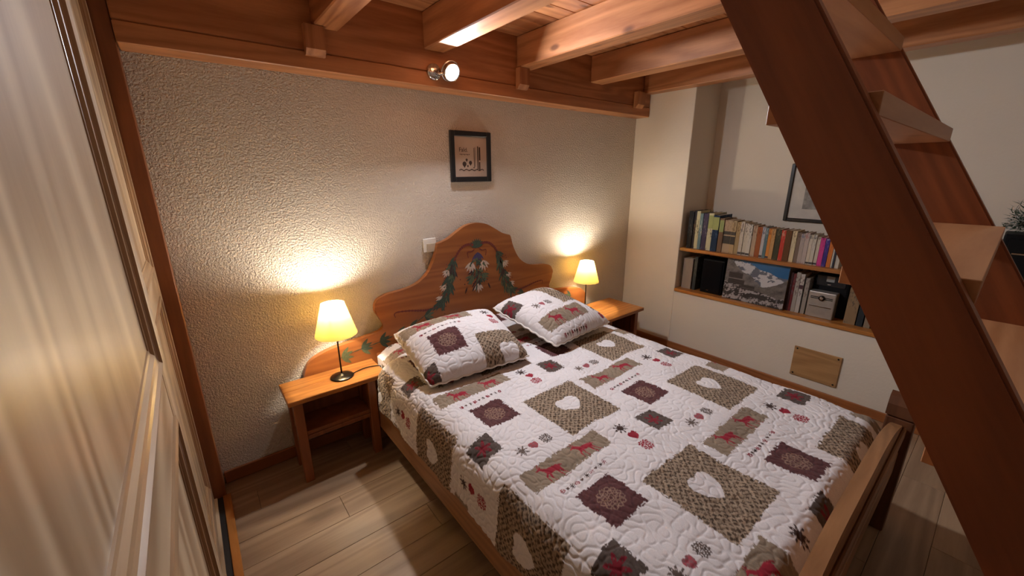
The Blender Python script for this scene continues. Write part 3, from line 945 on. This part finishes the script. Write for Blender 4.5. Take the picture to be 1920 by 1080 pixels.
# ================================================================== CEILING SPOT
M['lens'] = emissive('spot_lens_glow', (0.89, 0.92, 1.0), SPOT_L)
sp = thing('spotlight', 'lit chrome spotlight fixed to the timber beam above the bed', 'spotlight', (1.205, 2.12, 2.06))
bm = bmesh.new(); bm_lathe(bm, [(0, 0), (0.042, 0), (0.042, 0.010), (0.036, 0.018), (0, 0.018)], 32)
bmesh.ops.rotate(bm, verts=bm.verts, cent=(0, 0, 0), matrix=Matrix.Rotation(math.pi/2, 3, 'X'))
from_bm('mounting_plate', bm, M['chrome'], (1.165, 2.1195, 2.045), sp, smooth=False)
hd = Vector((1.236, 2.045, 2.040)); aim = (Vector((1.25, 0.10, 1.00))-hd).normalized()
rot = aim.to_track_quat('Z', 'Y').to_matrix()
bm = bmesh.new(); bm_lathe(bm, [(0, -0.072), (0.016, -0.070), (0.026, -0.060), (0.036, -0.030), (0.045, 0.0), (0.045, 0.006), (0.0415, 0.006), (0.0400, 0.0), (0, -0.002)], 36)
bmesh.ops.rotate(bm, verts=bm.verts, cent=(0, 0, 0), matrix=rot)
from_bm('lamp_head', bm, M['chrome'], hd, sp)
bm = bmesh.new(); bm_lathe(bm, [(0, 0.0040), (0.038, 0.0025), (0.038, 0.0005), (0, 0.0005)], 32)
bmesh.ops.rotate(bm, verts=bm.verts, cent=(0, 0, 0), matrix=rot)
from_bm('lens', bm, M['lens'], hd, sp)
bm = bmesh.new()
bm_tube(bm, [rot @ Vector((0.050*math.cos(2*math.pi*k/40), 0.050*math.sin(2*math.pi*k/40), -0.020)) for k in range(40)], 0.0042, 10, cyc=True)
from_bm('yoke_ring', bm, M['chrome'], hd, sp)
bm = bmesh.new(); bm_tube(bm, bezier((1.165, 2.104, 2.045), (1.165, 2.07, 2.03), (1.18, 2.05, 2.02), (1.222, 2.082, 2.046), 14), 0.007, 10)
bmesh.ops.translate(bm, verts=bm.verts, vec=(-1.205, -2.12, -2.06))
from_bm('bracket_arm', bm, M['chrome'], (1.205, 2.12, 2.06), sp)

# ================================================================== CEILING LAMP further along the room
cl = thing('ceiling_lamp', 'round opal glass ceiling lamp on the boards beyond the stair', 'lamp', (2.85, -1.85, 2.31))
bm = bmesh.new(); bm_lathe(bm, [(0, 0.006), (0.075, 0.006), (0.075, -0.018), (0.05, -0.03), (0, -0.03)], 32)
from_bm('ceiling_plate', bm, M['white_plastic'], (2.85, -1.85, 2.31), cl)
bm = bmesh.new(); bm_lathe(bm, [(0.05, -0.030), (0.095, -0.055), (0.115, -0.095), (0.095, -0.135), (0.05, -0.158), (0, -0.165)], 36)
from_bm('glass_globe', bm, emissive('opal_glass', (1.0, 0.83, 0.62), GLOBE_L), (2.85, -1.85, 2.31), cl, smooth=True)

# ================================================================== WALL THINGS
def picture(name, label, cx, cz, w_, h, wallv, axis, fw, depth, mat_frame, cat='picture'):
    """frame on the back wall (axis y, faces -y) or right recess wall (axis x, faces -x)"""
    loc = (cx, wallv, cz) if axis == 'y' else (wallv, cx, cz)
    t = thing(name, label, cat, loc)
    def bx(nm, a0, a1, z0, z1, d0, d1, mat, par, bev=0.002):
        if axis == 'y': return box(nm, a0, a1, wallv-d1, wallv-d0, z0, z1, mat, par, bev)
        return box(nm, wallv-d1, wallv-d0, a0, a1, z0, z1, mat, par, bev)
    x0, x1, z0, z1 = cx-w_/2, cx+w_/2, cz-h/2, cz+h/2
    for q in ((x0, x0+fw, z0, z1), (x1-fw, x1, z0, z1), (x0+fw, x1-fw, z0, z0+fw), (x0+fw, x1-fw, z1-fw, z1)):
        bx('frame_bar', q[0], q[1], q[2], q[3], 0.002, depth, mat_frame, t, 0.004)
    return t, bx, (x0+fw, x1-fw, z0+fw, z1-fw)
t, bx, (x0, x1, z0, z1) = picture('framed_picture', 'small black framed sepia print hanging above the headboard', 1.468, 1.622, 0.305, 0.305, YB, 'y', 0.032, 0.020, M['black'])
sep = bx('print', x0-0.002, x1+0.002, z0-0.002, z1+0.002, 0.004, 0.009, plain('sepia_paper', (0.50, 0.39, 0.30), 0.8, scale=12), t, 0)
ink = plain('dark_brown_ink', (0.06, 0.035, 0.025), 0.8)
bm = bmesh.new()
yy = YB-0.0096
def rect(xa, xb, za, zb):
    f = bm.faces.new([bm.verts.new(p) for p in ((xa, yy, za), (xb, yy, za), (xb, yy, zb), (xa, yy, zb))])
    return f
def poly2(pts):
    bm.faces.new([bm.verts.new((a, yy, b_)) for a, b_ in pts])
ox, oz = 1.468, 1.622
for k in range(7):
    rect(ox-0.082+k*0.011, ox-0.076+k*0.011, oz+0.012-0.002*(k % 2), oz+0.017)       # line of small lettering
for k in range(22):
    a = ox-0.09+k*0.0085
    rect(a, a+0.0088, oz-0.082+0.004*math.sin(k*1.35), oz-0.076+0.004*math.sin(k*1.35))  # wavy band
for cx_, cz_, r in ((ox-0.05, oz-0.043, 0.015), (ox-0.005, oz-0.035, 0.012), (ox-0.033, oz-0.018, 0.008), (ox-0.025, oz-0.055, 0.006)):
    poly2([(cx_+r*math.cos(i*math.pi/6), cz_+r*math.sin(i*math.pi/6)) for i in range(12)])
    poly2([(cx_-r*0.6, cz_-r*0.7), (cx_+r*0.6, cz_-r*0.7), (cx_, cz_-r*1.6)])
rect(ox+0.022, ox+0.026, oz-0.065, oz+0.055); rect(ox+0.030, ox+0.033, oz-0.060, oz+0.060)
rect(ox+0.048, ox+0.056, oz-0.075, oz+0.065); rect(ox+0.060, ox+0.072, oz-0.02, oz+0.060); rect(ox+0.060, ox+0.070, oz-0.080, oz-0.03)
rect(ox+0.015, ox+0.026, oz-0.068, oz-0.063)
bmesh.ops.translate(bm, verts=bm.verts, vec=(-ox, -YB, -oz))
from_bm('ink_drawing', bm, ink, (ox, YB, oz), sep)
cu = bpy.data.curves.new('lettering', 'FONT'); cu.body = 'Fald.'; cu.size = 0.036; cu.extrude = 0.0002
to = bpy.data.objects.new('lettering', cu)
to.rotation_euler = (math.pi/2, 0, 0)
C.objects.link(to)
dg = bpy.context.evaluated_depsgraph_get()
me = bpy.data.meshes.new_from_object(to.evaluated_get(dg))
bpy.data.objects.remove(to)
me.materials.clear(); me.materials.append(ink)
to = bpy.data.objects.new('lettering', me); to.rotation_euler = (math.pi/2, 0, 0)
link(to, (ox-0.088, yy, oz+0.030), sep)

t, bx, (y0, y1, z0, z1) = picture('framed_picture', 'black framed picture with wide white mat above the books, partly behind the stair', 0.86, 1.372, 0.51, 0.42, XN, 'x', 0.024, 0.022, M['black'])
matb = bx('mat_board', y0-0.002, y1+0.002, z0-0.002, z1+0.002, 0.004, 0.008, plain('white_mat', (0.62, 0.58, 0.51), 0.9), t, 0)
pic = bx('print', y0+0.09, y1-0.085, z0+0.07, z1-0.06, 0.0082, 0.0095, plain('grey_etching', (0.30, 0.28, 0.25), 0.8, var=0.45, scale=22), matb, 0)
t = thing('light_switch', 'white square light switch on the rough wall beside the headboard', 'light switch', (1.143, YB, 1.095))
box('wall_plate', 1.100, 1.187, YB-0.012, YB-0.001, 1.052, 1.136, M['white_plastic'], t, bevel=0.003, segs=2)
box('rocker', 1.120, 1.178, YB-0.022, YB-0.0125, 1.052, 1.106, M['cream_plastic'], t, bevel=0.003, segs=2)

t = thing('access_panel', 'small pine access panel screwed to the low right wall', 'panel', (XR, 0.645, 0.235))
box('panel_board', XR-0.010, XR-0.001, 0.510, 0.780, 0.124, 0.342, wood('access_panel_pine', (0.30, 0.15, 0.055), (0.52, 0.30, 0.13), 'y', knots=0.2), t, bevel=0.002)
for yy_ in (0.528, 0.762):
    for zz_ in (0.140, 0.326):
        bm = bmesh.new(); bm_lathe(bm, [(0, 0), (0.006, 0), (0.004, 0.003), (0, 0.003)], 12)
        bmesh.ops.rotate(bm, verts=bm.verts, cent=(0, 0, 0), matrix=Matrix.Rotation(-math.pi/2, 3, 'Y'))
        from_bm('screw', bm, M['dark_metal'], (XR-0.010, yy_, zz_), t)

# ================================================================== BOOKS
def cover_mat(name, col, inkc, amt):
    m, nt, b = newmat(name)
    L = nt.links
    tc = N(nt, 'ShaderNodeTexCoord')
    mp = N(nt, 'ShaderNodeVectorMath', operation='MULTIPLY'); mp.inputs[1].default_value = (40, 150, 46)
    L.new(tc.outputs['Object'], mp.inputs[0])
    no = N(nt, 'ShaderNodeTexNoise', i_Scale=1.0, i_Detail=1.0)
    L.new(mp.outputs[0], no.inputs['Vector'])
    n2 = N(nt, 'ShaderNodeTexNoise', i_Scale=9.0)
    L.new(tc.outputs['Object'], n2.inputs['Vector'])
    r0 = ramp(nt, [(0.45, (0, 0, 0)), (0.55, (1, 1, 1))]); L.new(n2.outputs['Fac'], r0.inputs[0])
    r = ramp(nt, [(0.53, (0, 0, 0)), (0.60, (1, 1, 1))]); L.new(no.outputs['Fac'], r.inputs[0])
    mu = N(nt, 'ShaderNodeMath', operation='MULTIPLY'); L.new(r.outputs[0], mu.inputs[0]); L.new(r0.outputs[0], mu.inputs[1])
    mu2 = N(nt, 'ShaderNodeMath', operation='MULTIPLY', i_1=amt); L.new(mu.outputs[0], mu2.inputs[0])
    mx = N(nt, 'ShaderNodeMix', data_type='RGBA')
    mx.inputs[6].default_value = (*col, 1); mx.inputs[7].default_value = (*inkc, 1)
    L.new(mu2.outputs[0], mx.inputs[0]); L.new(mx.outputs[2], b.inputs['Base Color'])
    b.inputs['Roughness'].default_value = 0.55
    b.inputs['Specular IOR Level'].default_value = 0.15
    return m
CM = {}
def book(ya, yb, zb, zt, xs, dep, col, inkc, label, amt=0.8, lean=0.0, band=None):
    """spine faces -x at xs; ya>yb are the left and right sides as seen"""
    key = (col, inkc)
    amt = 0.3 if max(col) < 0.09 else amt
    if key not in CM: CM[key] = cover_mat('book_cover_%d' % len(CM), col, inkc, amt)
    w_ = ya-yb-0.0012
    yc = (ya+yb)/2
    t = thing('book', label, 'book', (xs+dep/2, yc, zb), 'books in the wall recess')
    h = zt-zb
    ct = min(0.0022, w_*0.16)
    bm = bmesh.new()
    bm_box(bm, xs, xs+ct, yc-w_/2, yc+w_/2, zb+0.0004, zb+h)
    bm_box(bm, xs+ct, xs+dep, yc-w_/2, yc-w_/2+ct, zb+0.0004, zb+h)
    bm_box(bm, xs+ct, xs+dep, yc+w_/2-ct, yc+w_/2, zb+0.0004, zb+h)
    c = (xs+dep/2, yc, zb)
    bmesh.ops.translate(bm, verts=bm.verts, vec=(-c[0], -c[1], -c[2]))
    cv = from_bm('cover', bm, CM[key], c, t)
    box('page_block', xs+ct+0.0003, xs+dep-0.004, yc-w_/2+ct+0.0002, yc+w_/2-ct-0.0002, zb+0.003, zb+h-0.003, M['page'], t, bevel=0)
    if band:
        for (f0, f1, bc) in band:
            k2 = ('b', bc)
            if k2 not in CM: CM[k2] = plain('spine_band_%d' % len(CM), bc, 0.5)
            box('spine_label', xs-0.0007, xs-0.0001, yc-w_/2*0.96, yc+w_/2*0.96, zb+h*f0, zb+h*f1, CM[k2], cv, bevel=0)
    return t
IPX = [1280, 1286, 1302, 1335, 1355, 1385, 1437, 1460, 1480, 1536, 1575, 1600]
IY = [1.722, 1.695, 1.620, 1.475, 1.390, 1.270, 1.077, 0.996, 0.930, 0.757, 0.650, 0.585]
IT = [1.225, 1.225, 1.213, 1.198, 1.168, 1.165, 1.130, 1.127, 1.130, 1.105, 1.090, 1.08]
def c1(x): return 1270+x/4.91
def c2(x): return 1440+x/4.5
BLK = (0.012, 0.013, 0.016); WHT = (0.56, 0.50, 0.40); CRM = (0.50, 0.40, 0.26); INK = (0.04, 0.03, 0.03)
top_books = [
 (c1(82), c1(124), BLK, (0.2, 0.2, 0.2), 'first tall black book against the recess side'),
 (c1(124), c1(147), (0.03, 0.025, 0.03), (0.45, 0.25, 0.1), 'dark book with small coloured picture, beside the first black book'),
 (c1(147), c1(179), (0.55, 0.52, 0.32), (0.06, 0.06, 0.05), 'tall pale yellow spine among the dark books at the left'),
 (c1(179), c1(209), (0.14, 0.22, 0.24), (0.5, 0.5, 0.45), 'slim teal and white spine right of the pale yellow one'),
 (c1(209), c1(254), (0.05, 0.04, 0.08), (0.35, 0.33, 0.35), 'dark purple book with light lettering'),
 (c1(256), c1(301), (0.56, 0.53, 0.34), (0.10, 0.10, 0.08), 'shorter cream spine between dark purple and navy books'),
 (c1(301), c1(356), (0.012, 0.03, 0.07), (0.12, 0.2, 0.3), 'navy book with a yellow-green block at the top of its spine'),
 (c1(358), c1(399), (0.20, 0.12, 0.07), (0.1, 0.06, 0.04), 'plain taupe brown book right of the navy book'),
 (c1(399), c1(468), (0.42, 0.31, 0.20), (0.30, 0.2, 0.12), 'thick tan book with a black portrait on its spine'),
 (c1(470), c1(512), (0.42, 0.31, 0.17), (0.16, 0.1, 0.05), 'tan paperback right of the portrait spine'),
 (c1(512), c1(548), (0.38, 0.27, 0.13), (0.18, 0.1, 0.05), 'darker tan paperback, left of the white row'),
 (c1(550), c1(584), WHT, (0.12, 0.1, 0.09), 'first white paperback of the group left of centre'),
 (c1(584), c1(621), (0.54, 0.49, 0.39), (0.15, 0.12, 0.1), 'second white paperback of the group left of centre'),
 (c1(623), c1(661), (0.57, 0.53, 0.44), (0.1, 0.08, 0.08), 'third white paperback of the group left of centre'),
 (c1(663), c1(702), (0.45, 0.33, 0.22), (0.2, 0.12, 0.08), 'beige paperback touching the rust brown book'),
 (c1(702), c1(746), (0.32, 0.10, 0.035), (0.2, 0.06, 0.03), 'rust brown book in the middle of the row'),
 (c1(748), c1(776), (0.48, 0.46, 0.45), (0.1, 0.1, 0.14), 'slim pale grey spine right of the rust brown book'),
 (c1(776), c1(803), (0.10, 0.17, 0.19), (0.3, 0.35, 0.35), 'slim dark teal spine in the middle of the row'),
 (c1(805), c1(833), (0.62, 0.24, 0.05), (0.3, 0.1, 0.03), 'bright orange paperback right of the teal spine'),
 (c1(833), c1(867), (0.50, 0.29, 0.12), (0.25, 0.12, 0.05), 'tan orange paperback beside the black picture spine'),
 (c1(869), c1(917), (0.06, 0.055, 0.03), (0.30, 0.24, 0.12), 'black and olive spine left of the red book'),
 (c1(918), c2(112), (0.52, 0.055, 0.035), (0.55, 0.3, 0.2), 'bright red paperback in the upper row'),
 (c2(112), c2(164), (0.13, 0.06, 0.025), (0.1, 0.05, 0.02), 'plain dark brown book between red and cream ones'),
 (c2(165), c2(206), (0.60, 0.50, 0.30), (0.25, 0.16, 0.09), 'cream spine between two brown books'),
 (c2(208), c2(240), (0.20, 0.14, 0.10), (0.12, 0.08, 0.06), 'taupe book right of the cream spine'),
 (c2(240), c2(277), (0.40, 0.33, 0.28), (0.12, 0.15, 0.22), 'pastel spine with a blue smudge'),
 (c2(277), c2(314), (0.46, 0.38, 0.33), (0.35, 0.15, 0.14), 'pastel pink-grey paperback left of the white pair'),
 (c2(316), c2(344), WHT, (0.1, 0.1, 0.1), 'first white paperback left of the pink one'),
 (c2(344), c2(376), (0.53, 0.49, 0.41), (0.1, 0.1, 0.1), 'second white paperback left of the pink one'),
 (c2(376), c2(407), (0.55, 0.49, 0.38), (0.2, 0.15, 0.12), 'white paperback touching the pink one'),
 (c2(408), c2(449), (0.55, 0.06, 0.24), (0.25, 0.02, 0.1), 'magenta pink paperback in the upper row'),
 (c2(450), c2(489), (0.06, 0.035, 0.20), (0.35, 0.3, 0.45), 'violet blue paperback right of the pink one'),
 (c2(490), c2(529), (0.58, 0.17, 0.04), (0.3, 0.1, 0.04), 'orange paperback right of the violet one'),
 (c2(530), c2(546), WHT, (0.2, 0.2, 0.2), 'slim white spine beside the last orange paperback'),
 (c2(546), c2(562), (0.04, 0.05, 0.07), (0.2, 0.2, 0.2), 'slim dark spine near the stair stringer'),
 (c2(562), c2(602), (0.52, 0.48, 0.40), (0.12, 0.14, 0.12), 'white spine last before the stair stringer'),
]
XS = 3.258
for i, (p0, p1, col, inkc, lab) in enumerate(top_books):
    ya, yb = np.interp(p0, IPX, IY), np.interp(p1, IPX, IY)
    zt_ = np.interp((p0+p1)/2, IPX, IT) + random.uniform(-0.008, 0.006)
    big = p0 < c1(350)
    band = None
    if 'navy' in lab: band = [(0.60, 0.95, (0.28, 0.32, 0.10))]
    if 'portrait' in lab: band = [(0.28, 0.52, (0.02, 0.018, 0.016)), (0.56, 0.66, (0.03, 0.025, 0.02))]
    if 'white paperback' in lab: band = [(0.03, 0.09, (0.05, 0.04, 0.04))]
    if 'bright orange' in lab or 'pale grey' in lab: band = [(0.02, 0.09, (0.06, 0.05, 0.05))]
    book(ya, yb, 0.9104, zt_, XS+random.uniform(-0.004, 0.006)-(0.006 if big else 0), 0.215 if big else random.uniform(0.125, 0.15), col, inkc, lab, band=band)
# lower ledge books
LZ = 0.5565
book(1.700, 1.618, LZ, 0.818, 3.262, 0.19, (0.30, 0.245, 0.20), (0.28, 0.22, 0.18), 'thick grey-beige volume at the left end of the ledge')
book(1.606, 1.580, LZ, 0.842, 3.262, 0.20, (0.05, 0.055, 0.05), (0.25, 0.25, 0.2), 'dark slim book between the grey volume and the black speaker')
low = [(0.905, 0.889, 0.838, (0.05, 0.02, 0.02), 'dark maroon slim book right of the mountain picture'), (0.888, 0.872, 0.832, (0.16, 0.03, 0.03), 'dark red slim book on the ledge'),
       (0.871, 0.846, 0.845, (0.36, 0.32, 0.27), 'pale spine on the ledge, left of the white one'), (0.845, 0.820, 0.838, (0.46, 0.42, 0.37), 'white spine with a dark mark on the ledge'),
       (0.812, 0.788, 0.815, (0.30, 0.265, 0.225), 'grey spine touching the silver radio')]
for a, b_, zt_, col, lab in low:
    book(a, b_, LZ, zt_, 3.268, 0.18, col, (0.15, 0.1, 0.1), lab, band=[(0.62, 0.72, (0.06, 0.02, 0.03))] if 'dark mark' in lab else None)
for a, b_, zt_, col, lab in ((0.566, 0.505, 0.80, (0.27, 0.18, 0.10), 'tan book right of the black case on the ledge'), (0.500, 0.468, 0.77, (0.03, 0.035, 0.04), 'dark book on the ledge next to the stair stringer'), (0.462, 0.430, 0.76, (0.28, 0.21, 0.14), 'last tan book on the ledge before the stair stringer')):
    book(a, b_, LZ, zt_, 3.268, 0.18, col, (0.1, 0.08, 0.06), lab)
# --- speaker
t = thing('speaker', 'black box speaker on the ledge left of the mountain picture', 'speaker', (3.33, 1.448, LZ))
box('cabinet', 3.262, 3.42, 1.362, 1.535, LZ, 0.838, M['black_matte'], t, bevel=0.006, segs=2)
box('grille', 3.254, 3.2615, 1.372, 1.525, LZ+0.012, 0.828, plain('black_grille_cloth', (0.006, 0.006, 0.007), 0.95, scale=400, bump=0.4, spec=0.08), t, bevel=0.004, segs=2)
box('badge', 3.2525, 3.2538, 1.462, 1.478, LZ+0.024, LZ+0.029, M['chrome'], t, bevel=0)
# --- mountain photo board
n, mm = 190, 150
a = np.linspace(0, 1, n); b_ = np.linspace(0, 1, mm)
Aa, Bb = np.meshgrid(a, b_, indexing='ij')       # a: left to right as seen, b: bottom to top
def fract(w0, sd, n=5):
    f = 0
    for k in range(n):
        f = f + waves(Aa+0.3*Bb, Bb*1.2-0.4*Aa, w0/1.9**k, 24, sd+k)*0.62**k
    return f*0.4
nz1 = fract(0.5, 41); nz2 = fract(0.22, 61); nz3 = fract(0.06, 81, 3)
sky = np.array([0.02, 0.12, 0.28]); col = np.empty(Aa.shape+(3,)); col[:] = sky
col += (1-Aa[..., None])*np.array([0.08, 0.08, 0.08])*np.clip(Bb[..., None]-0.6, 0, 1)*2
ridge = 0.98-0.42*np.clip(Aa-0.10, 0, 1)**0.9+0.05*np.sin(Aa*19)*0.6+nz1*0.02+0.05*np.exp(-((Aa-0.93)/0.08)**2)
snow = Bb < ridge
sc = np.where((nz2+nz1*0.6 > 0.12)[..., None], np.array([0.13, 0.14, 0.17]), np.array([0.55, 0.55, 0.56]))
col = np.where(snow[..., None], sc, col)
slope_l = Bb < 0.93-0.85*Aa+nz1*0.03
col = np.where(slope_l[..., None], (np.array([0.17, 0.155, 0.145])*(1+0.35*nz2[..., None])), col)
slope_r = Bb < 0.36+0.60*np.clip(Aa-0.58, 0, 1)+nz1*0.02
col = np.where((slope_r & (Aa > 0.5))[..., None], (np.array([0.155, 0.135, 0.12])*(1+0.3*nz2[..., None])), col)
vil = Bb < 0.40-0.22*Aa+0.05*nz1
vc = np.where((nz2+nz3*0.6 > 0.15)[..., None], np.array([0.40, 0.37, 0.36]), np.array([0.05, 0.042, 0.038]))
col = np.where(vil[..., None], vc, col)
for (xa, xb, za, zb) in ((0.06, 0.30, 0.50, 0.62), (0.06, 0.34, 0.36, 0.47), (0.30, 0.52, 0.28, 0.38), (0.45, 0.75, 0.14, 0.22)):
    k = (Aa > xa) & (Aa < xb) & (Bb > za) & (Bb < zb)
    lay = (np.mod(Bb*38, 1) < 0.72)
    col = np.where((k & lay)[..., None], np.array([0.028, 0.024, 0.022]), np.where((k & ~lay)[..., None], np.array([0.14, 0.12, 0.11]), col))
col = np.clip(col, 0.004, 1)
pt = thing('photo_board', 'large colour photo of a snowy mountain village leaning on the ledge', 'photo', (3.27, 1.12, LZ))
PYA, PYB, PZ0, PZ1 = 1.338, 0.912, LZ+0.002, 0.905
Xp = 3.238 + 0.014*Bb
grid_mesh('photo_print', Xp-0.0012, PYA+(PYB-PYA)*Aa, PZ0+(PZ1-PZ0)*Bb, attr_mat('photo_paper', 0.3, 0.4), col, tuple(wl(pt)), pt, smooth=False)
bm = bmesh.new()
bm_prism(bm, [(3.238, PZ0), (3.252, PZ1), (3.257, PZ1), (3.243, PZ0)], 'y', PYB, PYA)
bmesh.ops.translate(bm, verts=bm.verts, vec=(-3.27, -1.12, -LZ))
from_bm('backing_board', bm, plain('cardboard', (0.35, 0.27, 0.2), 0.9), (3.27, 1.12, LZ), pt)
# --- silver radio
rd = thing('radio', 'small silver radio with round dial in front of the black case', 'radio', (3.29, 0.700, LZ))
silver = plain('brushed_silver', (0.50, 0.47, 0.42), 0.35, 0.6, scale=40)
box('case', 3.255, 3.33, 0.625, 0.778, LZ, 0.738, silver, rd, bevel=0.006, segs=2)
for zz in (0.690, 0.700):
    box('ridge', 3.2515, 3.2548, 0.640, 0.765, zz, zz+0.004, M['dark_metal'], rd, bevel=0.0005)
box('ridge', 3.2515, 3.2548, 0.640, 0.765, 0.634, 0.640, M['chrome'], rd, bevel=0.0005)
bm = bmesh.new(); bm_lathe(bm, [(0, 0), (0.019, 0), (0.019, 0.006), (0.014, 0.010), (0, 0.010)], 28)
bmesh.ops.rotate(bm, verts=bm.verts, cent=(0, 0, 0), matrix=Matrix.Rotation(-math.pi/2, 3, 'Y'))
dl = from_bm('dial', bm, M['dark_metal'], (3.2545, 0.700, 0.697), rd)
bm = bmesh.new(); bm_lathe(bm, [(0, 0), (0.011, 0), (0.009, 0.004), (0, 0.005)], 20)
bmesh.ops.rotate(bm, verts=bm.verts, cent=(0, 0, 0), matrix=Matrix.Rotation(-math.pi/2, 3, 'Y'))
from_bm('dial_cap', bm, M['chrome'], (3.2444, 0.700, 0.697), dl)
# --- black case behind the radio
bc = thing('black_case', 'soft black case standing behind the silver radio on the ledge', 'case', (3.42, 0.68, LZ))
box('body', 3.335, 3.52, 0.578, 0.782, LZ, 0.845, M['black_matte'], bc, bevel=0.018, segs=3)
box('flap', 3.3305, 3.36, 0.600, 0.770, 0.765, 0.842, M['black'], bc, bevel=0.006, segs=2)
box('tag', 3.3285, 3.3303, 0.668, 0.712, 0.800, 0.838, plain('grey_tag', (0.30, 0.30, 0.28), 0.6), bc, bevel=0)
box('buckle', 3.3285, 3.3303, 0.683, 0.702, 0.778, 0.784, M['chrome'], bc, bevel=0)
# --- black box with fir garland at the right edge
tv = thing('black_cabinet', 'black box standing on the ledge at the right edge of the view', 'cabinet', (3.42, -0.30, LZ))
box('body', 3.30, 3.52, -0.62, 0.012, LZ, 1.205, M['black_matte'], tv, bevel=0.008, segs=2)
box('front_panel', 3.292, 3.2995, -0.60, -0.01, LZ+0.03, 1.185, M['black_matte'], tv, bevel=0.002)
box('highlight_strip', 3.2885, 3.2915, -0.56, -0.03, 1.105, 1.113, M['chrome'], tv, bevel=0.001)  # chrome strip added as the white reflection on the black box
fg = thing('fir_garland', 'frosted green fir garland lying on the black box at the right edge', 'garland', (3.41, -0.25, 1.2055))
bm = bmesh.new()
core = [(3.40+0.02*math.sin(k*1.3), -0.02-0.045*k, 1.245+0.015*math.sin(k*0.9)) for k in range(12)]
bm_tube(bm, [Vector(p)-wl(fg) for p in core], 0.008, 8)
from_bm('stem', bm, plain('garland_wire', (0.03, 0.025, 0.015), 0.9), wl(fg), fg)
bm = bmesh.new()
for k in range(7000):
    i = random.randrange(len(core)-1); t_ = random.random()
    p = Vector(core[i]).lerp(Vector(core[i+1]), t_)
    d = Vector((random.gauss(0, 1), random.gauss(0, 0.8), random.gauss(0.35, 1))).normalized()
    ln = random.uniform(0.05, 0.16)
    q_ = p + d*ln*random.uniform(0.1, 0.95)
    if q_.z < 1.212 or q_.y > 0.02: continue
    side = d.cross(Vector((random.random()-.5, random.random()-.5, random.random()-.5))).normalized()*0.0026
    e_ = q_ + (d+Vector((random.gauss(0, .5), random.gauss(0, .5), random.gauss(0, .4)))).normalized()*0.030
    if e_.z < 1.209: continue
    vs = [bm.verts.new(v-wl(fg)) for v in (q_-side, q_+side, e_)]
    f = bm.faces.new(vs); f.material_index = 1 if random.random() < 0.22 else 0
nd = from_bm('needles', bm, [plain('fir_needles', (0.012, 0.045, 0.02), 0.6, var=0.3), plain('frosted_needles', (0.45, 0.48, 0.46), 0.7)], wl(fg), fg)
nd['kind'] = 'stuff'
